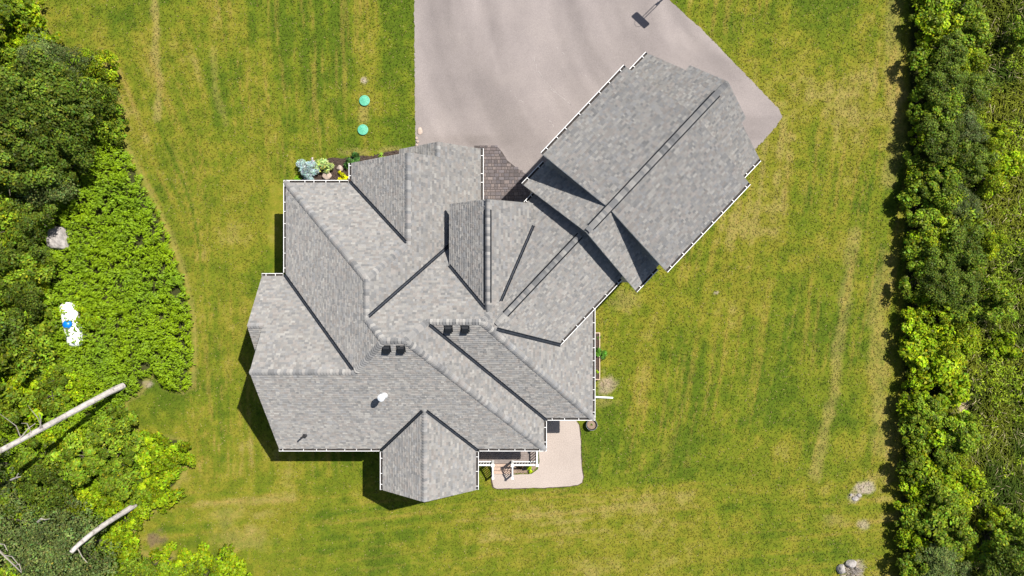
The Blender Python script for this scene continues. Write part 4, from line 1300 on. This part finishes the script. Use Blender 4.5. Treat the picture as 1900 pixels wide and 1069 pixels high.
# ------------------------------------------------------------------ tall weeds (uncountable) west of the lawn
def make_weeds():
    n0 = 16500
    px = rng.uniform(-120, 365, n0); py = rng.uniform(-110, 1120, n0)
    ok = pip(px + 1.5, py, THICKET)
    # clear spots: tank, boulder, bare soil
    tx, ty = px - 138, py - 598
    along = (tx * 20 + ty * 85) / 87.3; acr = (tx * 85 - ty * 20) / 87.3
    ok &= ~((np.abs(along) < 37 + 5 * np.sin(acr)) & (np.abs(acr - 2) < 7 + 4 * np.sin(along * .2 + 1.2)))
    ok &= ~(np.hypot((px - 120) / 19, (py - 444) / 25) < 1)
    ok &= ~(np.hypot((px - 275) / 10, (py - 706) / 12) < 1)
    px, py = px[ok], py[ok]
    n = len(px)
    hh = .35 + .75 * fbm(px, py, 34, 201, 3) + .45 * fbm(px, py, 11, 204, 2) + .12 * rng.random(n)
    de = dist_polyline(px, py, EDGE)
    hh *= .35 + .65 * sst(0, 14, de)
    near = np.exp(-((acr[ok]) ** 2 / 22 ** 2 + (along[ok]) ** 2 / 60 ** 2))
    hh = hh + .95 * near * (.3 + .9 * rng.random(n))
    k = 16
    cx = np.repeat((px - 950) / S, k); cy = np.repeat((534 - py) / S, k); ch = np.repeat(hh, k)
    a = rng.random(n * k) * 2 * np.pi; lev = rng.random(n * k)
    rad = (.03 + .15 * (1 - lev) + .04 * rng.random(n * k))
    P = np.stack([cx + np.cos(a) * rad, cy + np.sin(a) * rad, ch * (.55 + .45 * lev)], -1)
    out = np.stack([np.cos(a), np.sin(a), np.zeros_like(a)], -1)
    N = np.array([0, 0, 1.0]) + out * (.55 - .2 * lev)[:, None] + rng.normal(size=(n * k, 3)) * .22
    dirs = out + np.array([0, 0, -.35]) + rng.normal(size=(n * k, 3)) * .15
    tone = np.repeat(np.clip(.5 + 1.5 * (fbm(px, py, 40, 211, 4) - .5), 0, 1), k)
    base = np.array([.155, .232, .004])[None] * (1 - tone[:, None]) * 1.1 + np.array([.115, .195, .009])[None] * tone[:, None] * 1.1
    cols = base * (1 + .25 * (rng.random((n * k, 1)) * 2 - 1)) * np.repeat(.85 + .3 * rng.random((n, 1)), k, 0)
    me = leaf_mesh('tall_weeds', P, N, .19 * (.7 + .6 * rng.random(n * k)), cols, M['leaf'], .34, .3, dirs)
    o = bpy.data.objects.new('tall_weeds', me); col.objects.link(o)
    tag(o, 'dense bright green tall weeds filling the ground west of the lawn', 'weeds', kind='stuff')
make_weeds()

# ------------------------------------------------------------------ reeds and rough grass east of the hedgerow
def make_reeds():
    n = 62000
    px = rng.uniform(1735, 2060, n); py = rng.uniform(-120, 1190, n)
    lim = 1745 - .03 * py + 26 * fbm(py, px * 0, 90, 221)
    keep = (px > lim) & ~(np.hypot((px - 1787) / 13, (py - 748) / 32) < 1) & (rng.random(n) < .35 + .9 * fbm(px, py, 60, 222, 3))
    px, py = px[keep], py[keep]; n = len(px)
    h = .5 + 1.0 * fbm(px, py, 90, 231, 3) * (.6 + .5 * rng.random(n))
    a = rng.normal(3.6, .9, n); lean = .25 + .5 * rng.random(n)
    base = np.stack([(px - 950) / S, (534 - py) / S, np.zeros(n)], -1)
    d = np.stack([np.cos(a) * lean, np.sin(a) * lean, np.ones(n)], -1)
    s = np.stack([-np.sin(a), np.cos(a), np.zeros(n)], -1)
    w = (.012 + .016 * rng.random(n))[:, None]
    mid = base + d * (h * .6)[:, None]
    tip = mid + np.stack([np.cos(a) * lean * 1.6, np.sin(a) * lean * 1.6, .35 * np.ones(n)], -1) * (h * .5)[:, None]
    v = np.stack([base - s * w, base + s * w, mid + s * w, mid - s * w, tip], 1)
    me = bpy.data.meshes.new('reeds')
    me.vertices.add(n * 5); me.vertices.foreach_set('co', v.ravel())
    i = np.arange(n)[:, None] * 5
    loops = np.concatenate([i + [0, 1, 2, 3], i + [3, 2, 4]], 1).ravel()
    me.loops.add(len(loops)); me.loops.foreach_set('vertex_index', loops)
    ls = (np.arange(n)[:, None] * 7 + [0, 4]).ravel(); lt = np.tile([4, 3], n)
    me.polygons.add(n * 2); me.polygons.foreach_set('loop_start', ls); me.polygons.foreach_set('loop_total', lt)
    tone = fbm(px, py, 45, 241, 3)[:, None]
    tone = np.clip(.5 + 2 * (tone - .5), 0, 1)
    c = np.array([.045, .082, .006]) * (1 - tone) + np.array([.17, .19, .014]) * tone
    straw = rng.random((n, 1)) < .07
    c = np.where(straw, np.array([.34, .29, .16]), c) * (.7 + .6 * rng.random((n, 1)))
    arr = np.ones((n, 5, 4), np.float32); arr[:, :, :3] = c[:, None, :]
    at = me.attributes.new('col', 'FLOAT_COLOR', 'POINT'); at.data.foreach_set('color', arr.ravel())
    me.materials.append(M['leaf_matte']); me.update(calc_edges=True)
    o = bpy.data.objects.new('reeds', me); col.objects.link(o)
    tag(o, 'tall olive green reeds and rough grass beyond the eastern hedgerow', 'reeds', kind='stuff')
make_reeds()
def make_meadow():
    n = 9000
    px = rng.uniform(1790, 2060, n); py = rng.uniform(-120, 1190, n)
    keep = (fbm(px, py, 50, 301, 3) > .5) & ~(np.hypot((px - 1787) / 16, (py - 748) / 36) < 1)
    px, py = px[keep], py[keep]; n = len(px); k = 7
    a = rng.random(n * k) * 6.28; rad = .05 + .16 * rng.random(n * k); h = np.repeat(.3 + .9 * rng.random(n), k)
    P = np.stack([np.repeat((px - 950) / S, k) + np.cos(a) * rad, np.repeat((534 - py) / S, k) + np.sin(a) * rad, h * (.6 + .4 * rng.random(n * k))], -1)
    N = np.array([0, 0, 1.0]) + rng.normal(size=(n * k, 3)) * .45
    tone = np.repeat(rng.random((n, 1)), k, 0)
    c = np.array([.10, .17, .006]) * (1 - tone) + np.array([.21, .26, .012]) * tone
    me = leaf_mesh('meadow_plants', P, N, .15 * (.6 + .8 * rng.random(n * k)), c * (.7 + .6 * rng.random((n * k, 1))), M['leaf'], .4)
    o = bpy.data.objects.new('meadow_plants', me); col.objects.link(o)
    tag(o, 'leafy yellow green weeds mixed into the reeds past the hedgerow', 'weeds', kind='stuff')
make_meadow()

# ------------------------------------------------------------------ leaning pale trunks and dead branches
def leaning(label, base_px, path, r0, r1, branches):
    b = PX(base_px[0], base_px[1], .3)
    r = empty('leaning_birch_tree', (b.x, b.y, 0)); tag(r, label, 'tree')
    off = Vector((b.x, b.y, 0))
    P = [PX(x, y, z) - off for x, y, z in path]
    mb = MB(); n = len(P)
    fine = []; rad = []
    for i in range(n - 1):
        for k in range(4):
            t = k / 4; fine.append(P[i].lerp(P[i + 1], t)); rad.append(r0 + (r1 - r0) * (i + t) / (n - 1))
    fine.append(P[-1]); rad.append(r1)
    mb.tube(fine, [q * random.uniform(.95, 1.05) for q in rad], 10)
    mb.build('trunk', M['birch'], r)
    for br in branches:
        Q = [PX(x, y, z) - off for x, y, z in br]
        m = MB(); m.tube(Q, [.032, .024, .016, .01][:len(Q)], 5); m.build('branch', M['dead_wood'], r)
leaning('tall pale birch trunk with dead twigs leaning out of the thicket', (226, 716), [(229, 715, .9), (205, 726, 1.7), (170, 745, 2.9), (120, 772, 4.6), (70, 799, 6.4), (20, 826, 8.0), (-40, 856, 9.6), (-120, 892, 11.5)], .20, .12,
        [[(78, 793, 6.3), (70, 775, 6.8), (58, 760, 7.2), (52, 752, 7.5)], [(74, 795, 6.4), (76, 778, 6.6), (72, 765, 6.9)], [(40, 815, 7.4), (30, 790, 7.9), (10, 775, 8.4), (0, 768, 8.7)], [(30, 822, 7.6), (52, 795, 7.4), (66, 785, 7.2)], [(60, 806, 6.8), (50, 785, 7.2), (40, 785, 7.5)]])
leaning('short weathered grey trunk leaning into the grey green trees', (248, 940), [(250, 937, .9), (225, 953, 2.0), (198, 970, 3.3), (170, 990, 4.4), (147, 1009, 5.0), (132, 1024, 5.2)], .17, .12,
        [[(143, 1015, 4.9), (152, 1032, 5.0), (162, 1044, 5.1)]])
def dead_branch(pts, label):
    r = empty('dead_branch', PX(pts[0][0][0], pts[0][0][1], 0)); tag(r, label, 'branch')
    off = Vector(r.location)
    for k, br in enumerate(pts):
        Q = [PX(x, y, z) - off for x, y, z in br]
        m = MB(); m.tube(Q, [.06, .045, .03, .02][:len(Q)] if k == 0 else [.035, .025, .015, .01][:len(Q)], 5); m.build('limb' if k == 0 else 'twig', M['dead_wood'], r)
dead_branch([[(-5, 1018, 4.6), (12, 1035, 4.8), (28, 1050, 4.9), (40, 1062, 5)], [(8, 1030, 4.8), (22, 1032, 5), (35, 1048, 5.1)], [(-4, 1008, 4.8), (8, 1010, 5), (14, 1022, 5)], [(26, 1050, 4.9), (36, 1046, 5.1), (40, 1060, 5.1)]], 'bleached forked dead branch above the grey green trees')
dead_branch([[(20, 890, 4.4), (30, 886, 4.6), (38, 884, 4.7)], [(30, 886, 4.6), (34, 878, 4.8)]], 'small bare twig poking out of the thicket crowns')
dead_branch([[(70, 968, 4.6), (76, 962, 4.8), (84, 964, 4.8), (92, 962, 4.9)]], 'curled pale twig lying over the grey green leaves')

# brush pile by the stones
mb = MB(); rr = random.Random(8)
for k in range(70):
    c = PX(1583 + rr.gauss(0, 7), 1060 + rr.gauss(0, 7)); a = rr.uniform(0, 6.28); L = rr.uniform(.15, .45)
    d = Vector((math.cos(a), math.sin(a), rr.uniform(-.15, .25))) * L
    p = c + Vector((0, 0, rr.uniform(.05, .2))); mb.tube([p - d * .5, p + d * .5], rr.uniform(.008, .02), 4)
o = mb.build('brush_pile', M['dead_wood']); tag(o, 'small heap of dry grey sticks between the fire pit stones', 'brush pile', kind='stuff')

# ------------------------------------------------------------------ garden plants
def bush(name, px, py, rad, hgt, base, size, nleaf, label, cat='shrub', nc=14, mat='leaf', aspect=.5, seed=5, yellow=0, z=0, trunk=True):
    size *= 1.45; nleaf = int(nleaf * .5)
    c = PX(px, py, hgt * .5)
    r = empty(name, (c.x, c.y, z)); tag(r, label, cat)
    me = crown_mesh('foliage', rad, hgt, nc, nleaf, size, base, seed, .1, mat, aspect, .35, yellow, out=True)
    o = bpy.data.objects.new('foliage', me); o.parent = r; col.objects.link(o)
    t = bpy.data.objects.new('stem', trunk_mesh('stem', hgt * .5, .03, 'bark', seed, 4)); t.parent = r; col.objects.link(t)
    return r
bush('dwarf_spruce', 572, 316, .66, 1.0, (.31, .41, .40), .10, 7600, 'dwarf blue spruce at the corner of the mulch bed', nc=30, mat='leaf_matte', aspect=.24, seed=51)
bush('hosta', 597, 307, .58, .7, (.26, .34, .12), .17, 1300, 'pale variegated leafy perennial beside the blue spruce', 'plant', 16, aspect=.55, seed=52, yellow=.2)
bush('golden_shrub', 634, 326, .36, .45, (.38, .38, .005), .11, 700, 'golden yellow shrub in the mulch bed near the gutter corner', nc=10, seed=53)
bush('green_shrub', 655, 300, .50, .6, (.05, .12, .025), .13, 1100, 'dark green leafy shrub beside the gable eave', nc=14, seed=54)
bush('lime_plant', 707, 290, .30, .35, (.17, .24, .03), .12, 350, 'lime green plant under the gable rake', 'plant', 8, seed=55)
bush('spiky_grass', 550, 334, .32, .4, (.10, .19, .008), .3, 220, 'tuft of long green grass by the north west corner', 'grass', 6, aspect=.1, seed=56)
bush('hosta', 581, 296, .16, .5, (.45, .40, .40), .09, 60, 'few pale flower stalks above the variegated perennial', 'flower', 4, seed=57)
bush('porch_shrub', 981, 871, .26, .4, (.22, .30, .005), .11, 420, 'yellow green shrub in front of the porch railing', nc=8, seed=58)
bush('dark_plant', 964, 866, .22, .3, (.06, .045, .02), .1, 260, 'dark leaved small plant between steps and yellow green shrub', 'plant', 8, seed=59)
bush('tomato_plant', 1113, 655, .42, .75, (.07, .17, .02), .13, 900, 'bushy green vegetable plant in the wooden planter', 'plant', 12, seed=60)
bush('vegetable_seedling', 1109, 625, .22, .5, (.10, .19, .02), .1, 200, 'small green seedling at the north end of the planter', 'plant', 6, seed=61)
bush('vegetable_seedling', 1108, 690, .22, .5, (.16, .24, .01), .1, 260, 'yellow green seedling at the south end of the planter', 'plant', 6, seed=62)
bush('barrel_sprout', 1097, 788, .14, .5, (.12, .17, .02), .07, 50, 'thin sprouts growing in the dark barrel', 'plant', 3, seed=63)
